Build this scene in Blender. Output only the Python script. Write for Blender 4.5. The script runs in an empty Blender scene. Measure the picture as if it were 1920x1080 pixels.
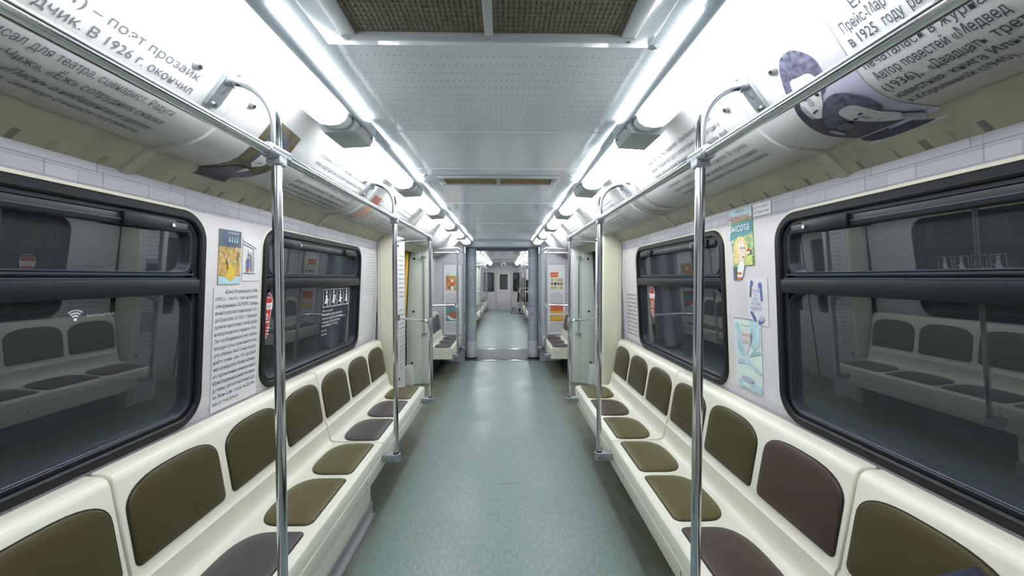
import bpy, bmesh, math, random
from mathutils import Vector, Matrix

random.seed(7)
PI = math.pi
C = bpy.context.scene.collection
sc = bpy.context.scene

# ------------------------------------------------------------------ camera, world, exposure
cam = bpy.data.objects.new('camera', bpy.data.cameras.new('camera'))
C.objects.link(cam)
cam.location = (0.042, 0.0, 1.49)
cam.rotation_euler = (PI / 2 - math.atan(19 / 747), 0, -math.atan(14 / 747))
cam.data.sensor_width = 36.0
cam.data.lens = 36.0 * 747 / 1920
cam.data.clip_start = 0.02
sc.camera = cam

wd = bpy.data.worlds.new('tunnel_dark')
wd.use_nodes = True
wd.node_tree.nodes['Background'].inputs[0].default_value = (0.30, 0.36, 0.42, 1)
wd.node_tree.nodes['Background'].inputs[1].default_value = 0.02
sc.world = wd
sc.view_settings.view_transform = 'Standard'
sc.view_settings.look = 'None'
sc.view_settings.gamma = 1.0
sc.view_settings.use_curve_mapping = False
sc.view_settings.exposure = 0.0
LAMP_STRENGTH = 14.0
LAMP_COLOUR = (0.945, 0.99, 1.0)

# ------------------------------------------------------------------ materials
def new_mat(name):
    m = bpy.data.materials.new(name)
    m.use_nodes = True
    nt = m.node_tree
    return m, nt, nt.nodes, nt.links, nt.nodes['Principled BSDF']

def ramp(nodes, stops):
    r = nodes.new('ShaderNodeValToRGB')
    e = r.color_ramp.elements
    e[0].position, e[0].color = stops[0][0], (*stops[0][1], 1)
    e[1].position, e[1].color = stops[-1][0], (*stops[-1][1], 1)
    for p, c in stops[1:-1]:
        k = e.new(p)
        k.color = (*c, 1)
    return r

def mat(name, col, rough=0.5, metal=0.0, noise=None, bump=None, spec=0.5, stretch=(1, 1, 1)):
    m, nt, N, L, b = new_mat(name)
    b.inputs['Base Color'].default_value = (*col, 1)
    b.inputs['Roughness'].default_value = rough
    b.inputs['Metallic'].default_value = metal
    b.inputs['Specular IOR Level'].default_value = spec
    if noise or bump:
        tc = N.new('ShaderNodeTexCoord')
        mp = N.new('ShaderNodeMapping')
        mp.inputs['Scale'].default_value = stretch
        L.new(tc.outputs['Object'], mp.inputs['Vector'])
    if noise:
        sc_, amt = noise
        n = N.new('ShaderNodeTexNoise')
        n.inputs['Scale'].default_value = sc_
        n.inputs['Detail'].default_value = 6
        L.new(mp.outputs[0], n.inputs['Vector'])
        r = ramp(N, [(0.3, tuple(c * (1 - amt) for c in col)), (0.7, tuple(min(1, c * (1 + amt)) for c in col))])
        L.new(n.outputs['Fac'], r.inputs['Fac'])
        L.new(r.outputs[0], b.inputs['Base Color'])
    if bump:
        n2 = N.new('ShaderNodeTexNoise')
        n2.inputs['Scale'].default_value = bump[0]
        n2.inputs['Detail'].default_value = 3
        L.new(mp.outputs[0], n2.inputs['Vector'])
        bp = N.new('ShaderNodeBump')
        bp.inputs['Strength'].default_value = bump[1]
        bp.inputs['Distance'].default_value = 0.002
        L.new(n2.outputs['Fac'], bp.inputs['Height'])
        L.new(bp.outputs[0], b.inputs['Normal'])
    return m

def math_node(N, L, op, a, b=None):
    n = N.new('ShaderNodeMath')
    n.operation = op
    for i, v in enumerate((a, b)):
        if v is None:
            continue
        if isinstance(v, (int, float)):
            n.inputs[i].default_value = v
        else:
            L.new(v, n.inputs[i])
    return n.outputs[0]

def mix_col(N, L, fac, a, b):
    n = N.new('ShaderNodeMix')
    n.data_type = 'RGBA'
    for sock, v in ((n.inputs[0], fac), (n.inputs[6], a), (n.inputs[7], b)):
        if isinstance(v, (int, float)):
            sock.default_value = v
        elif isinstance(v, tuple):
            sock.default_value = (*v, 1)
        else:
            L.new(v, sock)
    return n.outputs[2]

def make_floor():
    m, nt, N, L, b = new_mat('green_linoleum')
    tc = N.new('ShaderNodeTexCoord')
    mp = N.new('ShaderNodeMapping')
    mp.inputs['Scale'].default_value = (2.6, 1.0, 1)
    L.new(tc.outputs['Object'], mp.inputs[0])
    n1 = N.new('ShaderNodeTexNoise'); n1.inputs['Scale'].default_value = 26; n1.inputs['Detail'].default_value = 9; n1.inputs['Roughness'].default_value = 0.72
    L.new(mp.outputs[0], n1.inputs['Vector'])
    r1 = ramp(N, [(0.30, (0.150, 0.205, 0.195)), (0.5, (0.205, 0.268, 0.255)), (0.72, (0.285, 0.35, 0.325))])
    L.new(n1.outputs['Fac'], r1.inputs['Fac'])
    n2 = N.new('ShaderNodeTexNoise'); n2.inputs['Scale'].default_value = 2.2; n2.inputs['Detail'].default_value = 5
    L.new(tc.outputs['Object'], n2.inputs['Vector'])
    sx = N.new('ShaderNodeSeparateXYZ'); L.new(tc.outputs['Object'], sx.inputs[0])
    ax = math_node(N, L, 'ABSOLUTE', sx.outputs[0])
    edge = N.new('ShaderNodeMapRange'); edge.inputs[1].default_value = 0.64; edge.inputs[2].default_value = 0.82
    L.new(ax, edge.inputs[0])
    n3 = N.new('ShaderNodeTexNoise'); n3.inputs['Scale'].default_value = 5; n3.inputs['Detail'].default_value = 8
    L.new(mp.outputs[0], n3.inputs['Vector'])
    dirt = math_node(N, L, 'MULTIPLY', edge.outputs[0], n3.outputs['Fac'])
    dirt = math_node(N, L, 'MINIMUM', math_node(N, L, 'MULTIPLY', dirt, 1.5), 0.9)
    c = mix_col(N, L, dirt, r1.outputs[0], (0.125, 0.115, 0.06))
    sp = N.new('ShaderNodeTexNoise'); sp.inputs['Scale'].default_value = 55; sp.inputs['Detail'].default_value = 4
    L.new(mp.outputs[0], sp.inputs['Vector'])
    rs = ramp(N, [(0.60, (0, 0, 0)), (0.72, (1, 1, 1))])
    L.new(sp.outputs['Fac'], rs.inputs['Fac'])
    f2 = math_node(N, L, 'MULTIPLY', rs.outputs[0], 0.35)
    c = mix_col(N, L, f2, c, (0.40, 0.44, 0.36))
    L.new(c, b.inputs['Base Color'])
    rr = N.new('ShaderNodeMapRange'); rr.inputs[1].default_value = 0.3; rr.inputs[2].default_value = 0.7; rr.inputs[3].default_value = 0.30; rr.inputs[4].default_value = 0.48
    L.new(n2.outputs['Fac'], rr.inputs[0])
    L.new(rr.outputs[0], b.inputs['Roughness'])
    return m

def make_ceiling():
    m, nt, N, L, b = new_mat('glossy_ceiling_panel')
    tc = N.new('ShaderNodeTexCoord')
    s = N.new('ShaderNodeSeparateXYZ'); L.new(tc.outputs['Object'], s.inputs[0])
    fx = math_node(N, L, 'SUBTRACT', math_node(N, L, 'FRACT', math_node(N, L, 'MULTIPLY', s.outputs[0], 50.0)), 0.5)
    fy = math_node(N, L, 'SUBTRACT', math_node(N, L, 'FRACT', math_node(N, L, 'MULTIPLY', s.outputs[1], 20.0)), 0.5)
    dx = math_node(N, L, 'MULTIPLY', fx, 0.02)
    dy = math_node(N, L, 'MULTIPLY', fy, 0.05)
    d2 = math_node(N, L, 'ADD', math_node(N, L, 'MULTIPLY', dx, dx), math_node(N, L, 'MULTIPLY', dy, dy))
    dot = math_node(N, L, 'LESS_THAN', d2, 0.0033 ** 2)
    inr = math_node(N, L, 'MULTIPLY', math_node(N, L, 'GREATER_THAN', s.outputs[1], 1.215), math_node(N, L, 'LESS_THAN', s.outputs[1], 2.45))
    ax = math_node(N, L, 'LESS_THAN', math_node(N, L, 'ABSOLUTE', s.outputs[0]), 0.46)
    f = math_node(N, L, 'MULTIPLY', math_node(N, L, 'MULTIPLY', dot, inr), ax)
    f = math_node(N, L, 'MULTIPLY', f, 0.6)
    c = mix_col(N, L, f, (0.72, 0.78, 0.83), (0.20, 0.21, 0.22))
    L.new(c, b.inputs['Base Color'])
    b.inputs['Roughness'].default_value = 0.10
    n = N.new('ShaderNodeTexNoise'); n.inputs['Scale'].default_value = 3.5; n.inputs['Detail'].default_value = 1
    L.new(tc.outputs['Object'], n.inputs['Vector'])
    bp = N.new('ShaderNodeBump'); bp.inputs['Strength'].default_value = 0.25; bp.inputs['Distance'].default_value = 0.01
    L.new(n.outputs['Fac'], bp.inputs['Height'])
    L.new(bp.outputs[0], b.inputs['Normal'])
    return m

def make_print(name, base, line, sx, sy, amount, rough=0.45, swap=(1, 2)):
    """paper collage print: faint rows of outlined book spines, laid out in y / z"""
    m, nt, N, L, b = new_mat(name)
    tc = N.new('ShaderNodeTexCoord')
    s = N.new('ShaderNodeSeparateXYZ'); L.new(tc.outputs['Object'], s.inputs[0])
    cb = N.new('ShaderNodeCombineXYZ')
    L.new(s.outputs[swap[0]], cb.inputs[0]); L.new(s.outputs[swap[1]], cb.inputs[1])
    br = N.new('ShaderNodeTexBrick')
    br.inputs['Scale'].default_value = 1.0
    br.inputs['Brick Width'].default_value = sx
    br.inputs['Row Height'].default_value = sy
    br.inputs['Mortar Size'].default_value = 0.0035
    br.inputs['Color1'].default_value = (*base, 1)
    br.inputs['Color2'].default_value = (*[c * 0.86 for c in base], 1)
    br.inputs['Mortar'].default_value = (*line, 1)
    L.new(cb.outputs[0], br.inputs['Vector'])
    c = mix_col(N, L, amount, base, br.outputs['Color'])
    n = N.new('ShaderNodeTexNoise'); n.inputs['Scale'].default_value = 4.0; n.inputs['Detail'].default_value = 4
    L.new(tc.outputs['Object'], n.inputs['Vector'])
    rn = ramp(N, [(0.35, (0.9, 0.9, 0.9)), (0.65, (1, 1, 1))])
    L.new(n.outputs['Fac'], rn.inputs['Fac'])
    mx = N.new('ShaderNodeMix'); mx.data_type = 'RGBA'; mx.blend_type = 'MULTIPLY'; mx.inputs[0].default_value = 0.6
    L.new(c, mx.inputs[6]); L.new(rn.outputs[0], mx.inputs[7])
    L.new(mx.outputs[2], b.inputs['Base Color'])
    b.inputs['Roughness'].default_value = rough
    return m

def make_glass():
    m, nt, N, L, b = new_mat('window_glass')
    N.remove(b)
    out = N['Material Output']
    tr = N.new('ShaderNodeBsdfTransparent'); tr.inputs[0].default_value = (0.62, 0.67, 0.68, 1)
    gl = N.new('ShaderNodeBsdfGlossy'); gl.inputs['Roughness'].default_value = 0.012
    gl.inputs[0].default_value = (0.9, 0.95, 1, 1)
    fr = N.new('ShaderNodeFresnel'); fr.inputs[0].default_value = 2.05
    ge = N.new('ShaderNodeNewGeometry')
    front = math_node(N, L, 'SUBTRACT', 1.0, ge.outputs['Backfacing'])
    fac = math_node(N, L, 'MULTIPLY', fr.outputs[0], front)
    mx = N.new('ShaderNodeMixShader')
    L.new(fac, mx.inputs[0]); L.new(tr.outputs[0], mx.inputs[1]); L.new(gl.outputs[0], mx.inputs[2])
    du = N.new('ShaderNodeBsdfDiffuse'); du.inputs[0].default_value = (0.75, 0.8, 0.85, 1)
    m2 = N.new('ShaderNodeMixShader'); m2.inputs[0].default_value = 0.028     # film of dust on the glass
    L.new(mx.outputs[0], m2.inputs[1]); L.new(du.outputs[0], m2.inputs[2])
    L.new(m2.outputs[0], out.inputs[0])
    return m

def make_lamp(name='lamp_diffuser', strength=LAMP_STRENGTH):
    m, nt, N, L, b = new_mat(name)
    b.inputs['Base Color'].default_value = (0.9, 0.92, 0.92, 1)
    b.inputs['Roughness'].default_value = 0.4
    b.inputs['Emission Color'].default_value = (*LAMP_COLOUR, 1)
    b.inputs['Emission Strength'].default_value = strength
    return m

MT = dict(
    floor=make_floor(), ceiling=make_ceiling(), glass=make_glass(), lamp=make_lamp(),
    cream=mat('cream_plastic', (0.79, 0.77, 0.655), 0.30, noise=(3, 0.03)),
    creamwall=mat('cream_partition', (0.76, 0.735, 0.59), 0.45, noise=(2, 0.03)),
    mint=mat('pale_green_partition', (0.66, 0.72, 0.66), 0.4, noise=(2, 0.03)),
    olive=mat('olive_seat_vinyl', (0.066, 0.053, 0.017), 0.36, noise=(420, 0.35), bump=(420, 0.25)),
    olivelight=mat('khaki_seat_vinyl', (0.108, 0.088, 0.026), 0.33, noise=(420, 0.3), bump=(420, 0.25)),
    brown=mat('brown_seat_vinyl', (0.066, 0.040, 0.032), 0.36, noise=(420, 0.35), bump=(420, 0.25)),
    greypurple=mat('grey_seat_vinyl', (0.070, 0.060, 0.066), 0.34, noise=(420, 0.3), bump=(420, 0.25)),
    piping=mat('dark_piping', (0.02, 0.018, 0.012), 0.5),
    chrome=mat('polished_steel', (0.66, 0.69, 0.72), 0.13, 1.0),
    alu=mat('cast_aluminium', (0.50, 0.54, 0.58), 0.38, 1.0, noise=(60, 0.08)),
    satin=mat('satin_metal', (0.50, 0.50, 0.52), 0.42, 0.9, noise=(40, 0.1)),
    rubber=mat('black_rubber', (0.008, 0.009, 0.012), 0.42, noise=(8, 0.2), spec=0.3),
    sash=mat('dark_sash', (0.012, 0.014, 0.018), 0.38, spec=0.35),
    bluegrey=mat('blue_grey_edge', (0.065, 0.08, 0.105), 0.32, 0.5),
    lampgrey=mat('lamp_housing_grey', (0.36, 0.40, 0.41), 0.45),
    lens=mat('clear_lens_end', (0.72, 0.78, 0.80), 0.2),
    rail_strip=mat('lamp_rail_strip', (0.34, 0.39, 0.42), 0.35, 0.4),
    white=mat('white_paint', (0.80, 0.82, 0.82), 0.4),
    coveband=mat('cove_joint_print', (0.42, 0.39, 0.36), 0.35, noise=(5, 0.2)),
    portal=mat('grey_lilac_panel', (0.50, 0.50, 0.56), 0.4, noise=(3, 0.06)),
    portalblue=mat('blue_grey_frame', (0.30, 0.35, 0.41), 0.35),
    header=mat('header_panel', (0.42, 0.46, 0.48), 0.3),
    vinyl=mat('lilac_vinyl', (0.66, 0.62, 0.64), 0.4, noise=(3, 0.06)),
    paper=mat('white_paper_print', (0.70, 0.69, 0.715), 0.4, noise=(3, 0.03)),
    ink=mat('dark_ink', (0.045, 0.05, 0.075), 0.5),
    inkgrey=mat('grey_ink', (0.13, 0.135, 0.15), 0.5),
    inkpale=mat('pale_grey_ink', (0.42, 0.41, 0.44), 0.5),
    red=mat('red_print', (0.62, 0.035, 0.03), 0.35),
    orange=mat('orange_print', (0.70, 0.13, 0.05), 0.45),
    orangepale=mat('faded_orange_print', (0.78, 0.45, 0.32), 0.45),
    yellow=mat('yellow_print', (0.72, 0.50, 0.06), 0.45),
    ochre=mat('ochre_print', (0.55, 0.36, 0.12), 0.45, noise=(45, 0.5)),
    teal=mat('teal_print', (0.10, 0.32, 0.36), 0.45),
    bluep=mat('blue_print', (0.10, 0.15, 0.42), 0.45),
    skyp=mat('sky_print', (0.42, 0.60, 0.68), 0.45, noise=(14, 0.2)),
    mintp=mat('faded_mint_print', (0.66, 0.78, 0.74), 0.45, noise=(10, 0.06)),
    slate=mat('slate_print', (0.10, 0.13, 0.18), 0.45),
    greenp=mat('leaf_green_print', (0.34, 0.47, 0.20), 0.45, noise=(70, 0.55)),
    limep=mat('lime_print', (0.55, 0.62, 0.22), 0.45, noise=(40, 0.2)),
    blondp=mat('blond_print', (0.72, 0.60, 0.26), 0.45, noise=(90, 0.3)),
    skinp=mat('pale_face_print', (0.80, 0.66, 0.56), 0.45),
    lilacp=mat('photo_lilac_print', (0.47, 0.455, 0.59), 0.4, noise=(3, 0.05)),
    photodark=mat('photo_dark_print', (0.035, 0.035, 0.06), 0.4, noise=(40, 0.4)),
    photohair=mat('photo_hair_print', (0.10, 0.10, 0.15), 0.4, noise=(60, 0.7)),
    photomid=mat('photo_mid_print', (0.34, 0.34, 0.38), 0.4, noise=(20, 0.2)),
    photolight=mat('photo_light_print', (0.66, 0.64, 0.66), 0.4, noise=(12, 0.08)),
    sepia=mat('sepia_print', (0.12, 0.105, 0.06), 0.4, noise=(25, 0.5)),
    brickp=mat('brick_red_print', (0.40, 0.14, 0.09), 0.4, noise=(50, 0.25)),
    stickerwhite=mat('white_sticker', (0.80, 0.82, 0.86), 0.35),
    doorpaint=mat('door_paint', (0.62, 0.64, 0.62), 0.4),
    safety=mat('yellow_door_edge', (0.70, 0.40, 0.02), 0.4),
    black=mat('matt_black', (0.008, 0.008, 0.009), 0.6),
    tan=mat('tan_grille', (0.30, 0.22, 0.095), 0.5, noise=(30, 0.2)),
    khakigrille=mat('khaki_mesh', (0.17, 0.15, 0.095), 0.5, noise=(50, 0.2)),
    grilledark=mat('grille_recess', (0.10, 0.088, 0.055), 0.7),
    plate=mat('ribbed_threshold', (0.13, 0.14, 0.14), 0.5, 0.3, noise=(160, 0.6), bump=(200, 0.9)),
    navy=mat('navy_cloth', (0.018, 0.022, 0.05), 0.75, noise=(30, 0.3), bump=(160, 0.4)),
    coat=mat('dark_coat_cloth', (0.028, 0.028, 0.026), 0.85, noise=(14, 0.3)),
    hood=mat('olive_hood_cloth', (0.10, 0.085, 0.035), 0.85, noise=(14, 0.3)),
    trousers=mat('grey_trouser_cloth', (0.30, 0.31, 0.34), 0.8),
    skin=mat('skin', (0.55, 0.36, 0.28), 0.5),
    hair=mat('dark_hair', (0.03, 0.022, 0.015), 0.6),
    tunnel=mat('tunnel_concrete', (0.05, 0.052, 0.055), 0.9, noise=(1.5, 0.4)),
)
def make_wall_print():
    """pale lilac vinyl; the strip above the windows carries a grey collage of overlapping sheets"""
    m, nt, N, L, b = new_mat('lilac_collage_print')
    tc = N.new('ShaderNodeTexCoord')
    s = N.new('ShaderNodeSeparateXYZ'); L.new(tc.outputs['Object'], s.inputs[0])
    cb = N.new('ShaderNodeCombineXYZ')
    L.new(s.outputs[1], cb.inputs[0]); L.new(s.outputs[2], cb.inputs[1])
    def bricks(sx, sy, off, c1, c2, mort, ms):
        br = N.new('ShaderNodeTexBrick')
        br.offset = off
        br.squash = 1.7; br.squash_frequency = 3
        br.inputs['Scale'].default_value = 1.0
        br.inputs['Brick Width'].default_value = sx
        br.inputs['Row Height'].default_value = sy
        br.inputs['Mortar Size'].default_value = ms
        br.inputs['Color1'].default_value = (*c1, 1); br.inputs['Color2'].default_value = (*c2, 1); br.inputs['Mortar'].default_value = (*mort, 1)
        L.new(cb.outputs[0], br.inputs['Vector'])
        return br.outputs['Color']
    a = bricks(0.155, 0.043, 0.37, (0.56, 0.54, 0.59), (0.44, 0.43, 0.49), (0.30, 0.29, 0.34), 0.0022)  # sheet tones darker than the vinyl, shade above the windows painted in
    c = bricks(0.31, 0.062, 0.23, (1, 1, 1), (0.80, 0.80, 0.84), (0.62, 0.60, 0.66), 0.002)
    mu = N.new('ShaderNodeMix'); mu.data_type = 'RGBA'; mu.blend_type = 'MULTIPLY'; mu.inputs[0].default_value = 0.8
    L.new(a, mu.inputs[6]); L.new(c, mu.inputs[7])
    n = N.new('ShaderNodeTexNoise'); n.inputs['Scale'].default_value = 3.0; n.inputs['Detail'].default_value = 5
    L.new(tc.outputs['Object'], n.inputs['Vector'])
    r = ramp(N, [(0.3, (0.60, 0.55, 0.59)), (0.55, (0.69, 0.655, 0.675)), (0.75, (0.66, 0.655, 0.69))])
    L.new(n.outputs['Fac'], r.inputs['Fac'])
    up = math_node(N, L, 'GREATER_THAN', s.outputs[2], 1.752)
    lo = math_node(N, L, 'MULTIPLY', math_node(N, L, 'LESS_THAN', s.outputs[2], 0.945), 0.55)
    f = math_node(N, L, 'MULTIPLY', math_node(N, L, 'MAXIMUM', up, lo), 0.9)
    L.new(mix_col(N, L, f, r.outputs[0], mu.outputs[2]), b.inputs['Base Color'])
    b.inputs['Roughness'].default_value = 0.4
    return m
MT['wallprint'] = make_wall_print()

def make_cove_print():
    """white printed cove whose colour darkens to beige towards the wall"""
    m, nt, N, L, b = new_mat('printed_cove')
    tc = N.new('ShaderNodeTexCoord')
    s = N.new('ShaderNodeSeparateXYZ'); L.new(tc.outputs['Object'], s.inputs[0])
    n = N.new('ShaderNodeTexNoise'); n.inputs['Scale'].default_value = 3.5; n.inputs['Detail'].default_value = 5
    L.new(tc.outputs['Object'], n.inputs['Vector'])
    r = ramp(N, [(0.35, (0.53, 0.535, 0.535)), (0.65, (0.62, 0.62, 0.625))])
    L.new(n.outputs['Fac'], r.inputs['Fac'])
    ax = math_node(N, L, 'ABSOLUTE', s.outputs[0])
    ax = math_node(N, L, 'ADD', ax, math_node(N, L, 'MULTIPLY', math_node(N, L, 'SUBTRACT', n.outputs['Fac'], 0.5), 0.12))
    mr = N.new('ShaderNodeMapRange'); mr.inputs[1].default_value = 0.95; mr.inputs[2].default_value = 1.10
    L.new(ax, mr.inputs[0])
    L.new(mix_col(N, L, mr.outputs[0], r.outputs[0], (0.40, 0.38, 0.295)), b.inputs['Base Color'])  # blends to a darker beige towards the wall
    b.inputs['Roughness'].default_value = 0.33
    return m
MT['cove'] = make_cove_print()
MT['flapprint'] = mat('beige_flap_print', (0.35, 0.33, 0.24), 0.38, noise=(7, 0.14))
MT['spine'] = mat('dark_spine_print', (0.17, 0.165, 0.13), 0.4, noise=(12, 0.3))
MT['spinepale'] = mat('olive_spine_print', (0.30, 0.285, 0.19), 0.4, noise=(12, 0.3))
MT['endprint'] = make_print('pink_lilac_wall_print', (0.66, 0.62, 0.65), (0.42, 0.40, 0.44), 0.30, 0.33, 0.6, 0.4, (0, 2))
MT['pillarprint'] = make_print('grey_blue_pillar_print', (0.40, 0.45, 0.52), (0.25, 0.28, 0.34), 0.3, 0.18, 0.6, 0.4, (0, 2))

# ------------------------------------------------------------------ helpers
class MB:
    def __init__(self):
        self.bm = bmesh.new()
        self.mi = 0

    def add(self, vs, fs):
        bv = [self.bm.verts.new(v) for v in vs]
        out = []
        for f in fs:
            try:
                fc = self.bm.faces.new([bv[i] for i in f])
                fc.material_index = self.mi
                out.append(fc)
            except ValueError:
                pass
        return bv, out

    def box(self, x0, x1, y0, y1, z0, z1, bev=0.0, seg=2):
        vs = [(x, y, z) for x in (x0, x1) for y in (y0, y1) for z in (z0, z1)]
        fs = [(0, 1, 3, 2), (4, 6, 7, 5), (0, 4, 5, 1), (2, 3, 7, 6), (0, 2, 6, 4), (1, 5, 7, 3)]
        bv, bf = self.add(vs, fs)
        if bev > 0:
            es = list({e for f in bf for e in f.edges})
            bmesh.ops.bevel(self.bm, geom=es, offset=bev, segments=seg, profile=0.5, affect='EDGES')
        return self

    def prism(self, pts, vec, bev=0.0, seg=2):
        n = len(pts)
        v = Vector(vec)
        vs = [Vector(p) for p in pts] + [Vector(p) + v for p in pts]
        fs = [tuple(range(n)), tuple(range(2 * n - 1, n - 1, -1))]
        fs += [(i, i + n, (i + 1) % n + n, (i + 1) % n) for i in range(n)]
        bv, bf = self.add(vs, fs)
        if bev > 0:
            es = list({e for f in bf[:2] for e in f.edges})
            bmesh.ops.bevel(self.bm, geom=es, offset=bev, segments=seg, profile=0.5, affect='EDGES')
        return self

    def tube(self, pts, r, n=14, caps=True):
        pts = [Vector(p) for p in pts]
        rs = r if isinstance(r, (list, tuple)) else [r] * len(pts)
        t0 = (pts[1] - pts[0]).normalized()
        up = Vector((0, 0, 1)) if abs(t0.z) < 0.9 else Vector((0, 1, 0))
        a = t0.cross(up).normalized()
        rings = []
        prev = t0
        vs = []
        for i, p in enumerate(pts):
            if i == 0:
                t = t0
            elif i == len(pts) - 1:
                t = (pts[i] - pts[i - 1]).normalized()
            else:
                t = ((pts[i + 1] - p).normalized() + (p - pts[i - 1]).normalized()).normalized()
            q = prev.rotation_difference(t)
            a = (q @ a).normalized()
            b = t.cross(a).normalized()
            prev = t
            for k in range(n):
                ang = 2 * PI * k / n
                vs.append(p + (a * math.cos(ang) + b * math.sin(ang)) * rs[i])
        fs = []
        for i in range(len(pts) - 1):
            for k in range(n):
                fs.append((i * n + k, i * n + (k + 1) % n, (i + 1) * n + (k + 1) % n, (i + 1) * n + k))
        if caps:
            fs.append(tuple(range(n - 1, -1, -1)))
            m = (len(pts) - 1) * n
            fs.append(tuple(range(m, m + n)))
        self.add(vs, fs)
        return self

    def grid(self, rows, close=False):
        n = len(rows[0])
        vs = [v for r in rows for v in r]
        fs = []
        for i in range(len(rows) - 1):
            for k in range(n if close else n - 1):
                fs.append((i * n + k, i * n + (k + 1) % n, (i + 1) * n + (k + 1) % n, (i + 1) * n + k))
        self.add(vs, fs)
        return self

    def lathe(self, cx, cy, prof, n=24):
        rows = [[(cx + r * math.cos(2 * PI * k / n), cy + r * math.sin(2 * PI * k / n), z) for k in range(n)] for r, z in prof]
        self.grid(rows, close=True)
        return self

    def build(self, name, m, parent=None, recalc=True, ang=38, solid=0.0):
        if recalc:
            bmesh.ops.recalc_face_normals(self.bm, faces=self.bm.faces[:])
        me = bpy.data.meshes.new(name)
        self.bm.to_mesh(me)
        self.bm.free()
        for mm in (m if isinstance(m, (list, tuple)) else [m]):
            me.materials.append(MT[mm] if isinstance(mm, str) else mm)
        for p in me.polygons:
            p.use_smooth = True
        me.set_sharp_from_angle(angle=math.radians(ang))
        o = bpy.data.objects.new(name, me)
        C.objects.link(o)
        if parent:
            o.parent = parent
        return o

def tag(o, label=None, cat=None, group=None, kind=None):
    if label: o['label'] = label
    if cat: o['category'] = cat
    if group: o['group'] = group
    if kind: o['kind'] = kind
    return o

def thing(name, label, cat, loc=(0, 0, 0), rz=0.0, group=None):
    o = bpy.data.objects.new(name, None)
    o.empty_display_size = 0.1
    C.objects.link(o)
    o.location = loc
    o.rotation_euler = (0, 0, rz)
    return tag(o, label, cat, group)

def struct_root(name, loc=(0, 0, 0)):
    o = bpy.data.objects.new(name, None)
    o.empty_display_size = 0.1
    C.objects.link(o)
    o.location = loc
    o['kind'] = 'structure'
    return o

def struct(name, mb, m, **k):
    o = mb.build(name, m, **k)
    o['kind'] = 'structure'
    return o

def copy_tree(o, parent=None):
    c = o.copy()
    C.objects.link(c)
    if parent:
        c.parent = parent
    for ch in list(o.children):
        copy_tree(ch, c)
    return c

def xw(z):
    return 1.20 - (z - 1.33) * 0.0524

COVE = [(.66, 2.165), (.70, 2.15), (.74, 2.125), (.79, 2.068), (.84, 2.005), (.89, 1.955), (.94, 1.925), (1.0, 1.91), (1.09, 1.905), (1.175, 1.83)]

def smooth_profile(P, k=4):
    out = []
    for i in range(len(P) - 1):
        p0, p1, p2, p3 = P[max(i - 1, 0)], P[i], P[i + 1], P[min(i + 2, len(P) - 1)]
        for j in range(k):
            t = j / k
            q = []
            for a in range(2):
                q.append(0.5 * ((2 * p1[a]) + (-p0[a] + p2[a]) * t + (2 * p0[a] - 5 * p1[a] + 4 * p2[a] - p3[a]) * t * t + (-p0[a] + 3 * p1[a] - 3 * p2[a] + p3[a]) * t ** 3))
            out.append(tuple(q))
    out.append(P[-1])
    return out

COVE_S = smooth_profile(COVE[:-1]) + [COVE[-1]]
ARC = [0.0]
for a_, b_ in zip(COVE_S, COVE_S[1:]):
    ARC.append(ARC[-1] + math.hypot(b_[0] - a_[0], b_[1] - a_[1]))

def cove_pt(arc, off=0.0):
    arc = max(0.0, min(ARC[-1] - 1e-5, arc))
    i = 0
    while ARC[i + 1] < arc:
        i += 1
    t = (arc - ARC[i]) / (ARC[i + 1] - ARC[i])
    a, b = COVE_S[i], COVE_S[i + 1]
    dx, dz = b[0] - a[0], b[1] - a[1]
    L = math.hypot(dx, dz)
    return (a[0] + dx * t + dz / L * off, a[1] + dz * t - dx / L * off)

def on_wall(s, yl, z, base=0.0015):
    return lambda u, v, o=0.0: (s * (xw(z + v) - base - o), yl - s * u, z + v)

def on_cove(s, yl, a, base=0.001):
    def f(u, v, o=0.0):
        x, zz = cove_pt(a - v, base + o)
        return (s * x, yl - s * u, zz)
    return f

def on_front(x, y, z):
    return lambda u, v, o=0.0: (x + u, y - o, z + v)

def on_side(s, x, yl, z):
    return lambda u, v, o=0.0: (s * (x - o), yl - s * u, z + v)

def text_geo(body, size, width=None, align='LEFT', res=2):
    cu = bpy.data.curves.new('t', 'FONT')
    cu.body = body
    cu.size = size
    cu.resolution_u = res
    ob = bpy.data.objects.new('t', cu)
    C.objects.link(ob)
    dg = bpy.context.evaluated_depsgraph_get()
    me = bpy.data.meshes.new_from_object(ob.evaluated_get(dg))
    vs = [(v.co.x, v.co.y) for v in me.vertices]
    fs = [tuple(p.vertices) for p in me.polygons]
    bpy.data.objects.remove(ob)
    bpy.data.curves.remove(cu)
    bpy.data.meshes.remove(me)
    if vs:
        x0 = min(v[0] for v in vs); x1 = max(v[0] for v in vs)
        k = 1.0
        if width and x1 > x0:
            k = width / (x1 - x0)
        vs = [((x - x0) * k, y) for x, y in vs]
        w = (x1 - x0) * k
        if align == 'CENTER':
            vs = [(x - w / 2, y) for x, y in vs]
        elif align == 'RIGHT':
            vs = [(x - w, y) for x, y in vs]
    return vs, fs

def lettering(lines, f, m, parent, name='lettering', off=0.001, skew=0.0):
    """lines: (text, u, v, size[, width[, align]]) mapped by f on a surface"""
    mb = MB()
    for ln in lines:
        t, u, v, size = ln[:4]
        w = ln[4] if len(ln) > 4 else None
        al = ln[5] if len(ln) > 5 else 'LEFT'
        vs, fs = text_geo(t, size, w, al)
        if vs:
            mb.add([f(x + u + skew * y, y + v, off) for x, y in vs], fs)
    return mb.build(name, m, parent, recalc=False)

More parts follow.
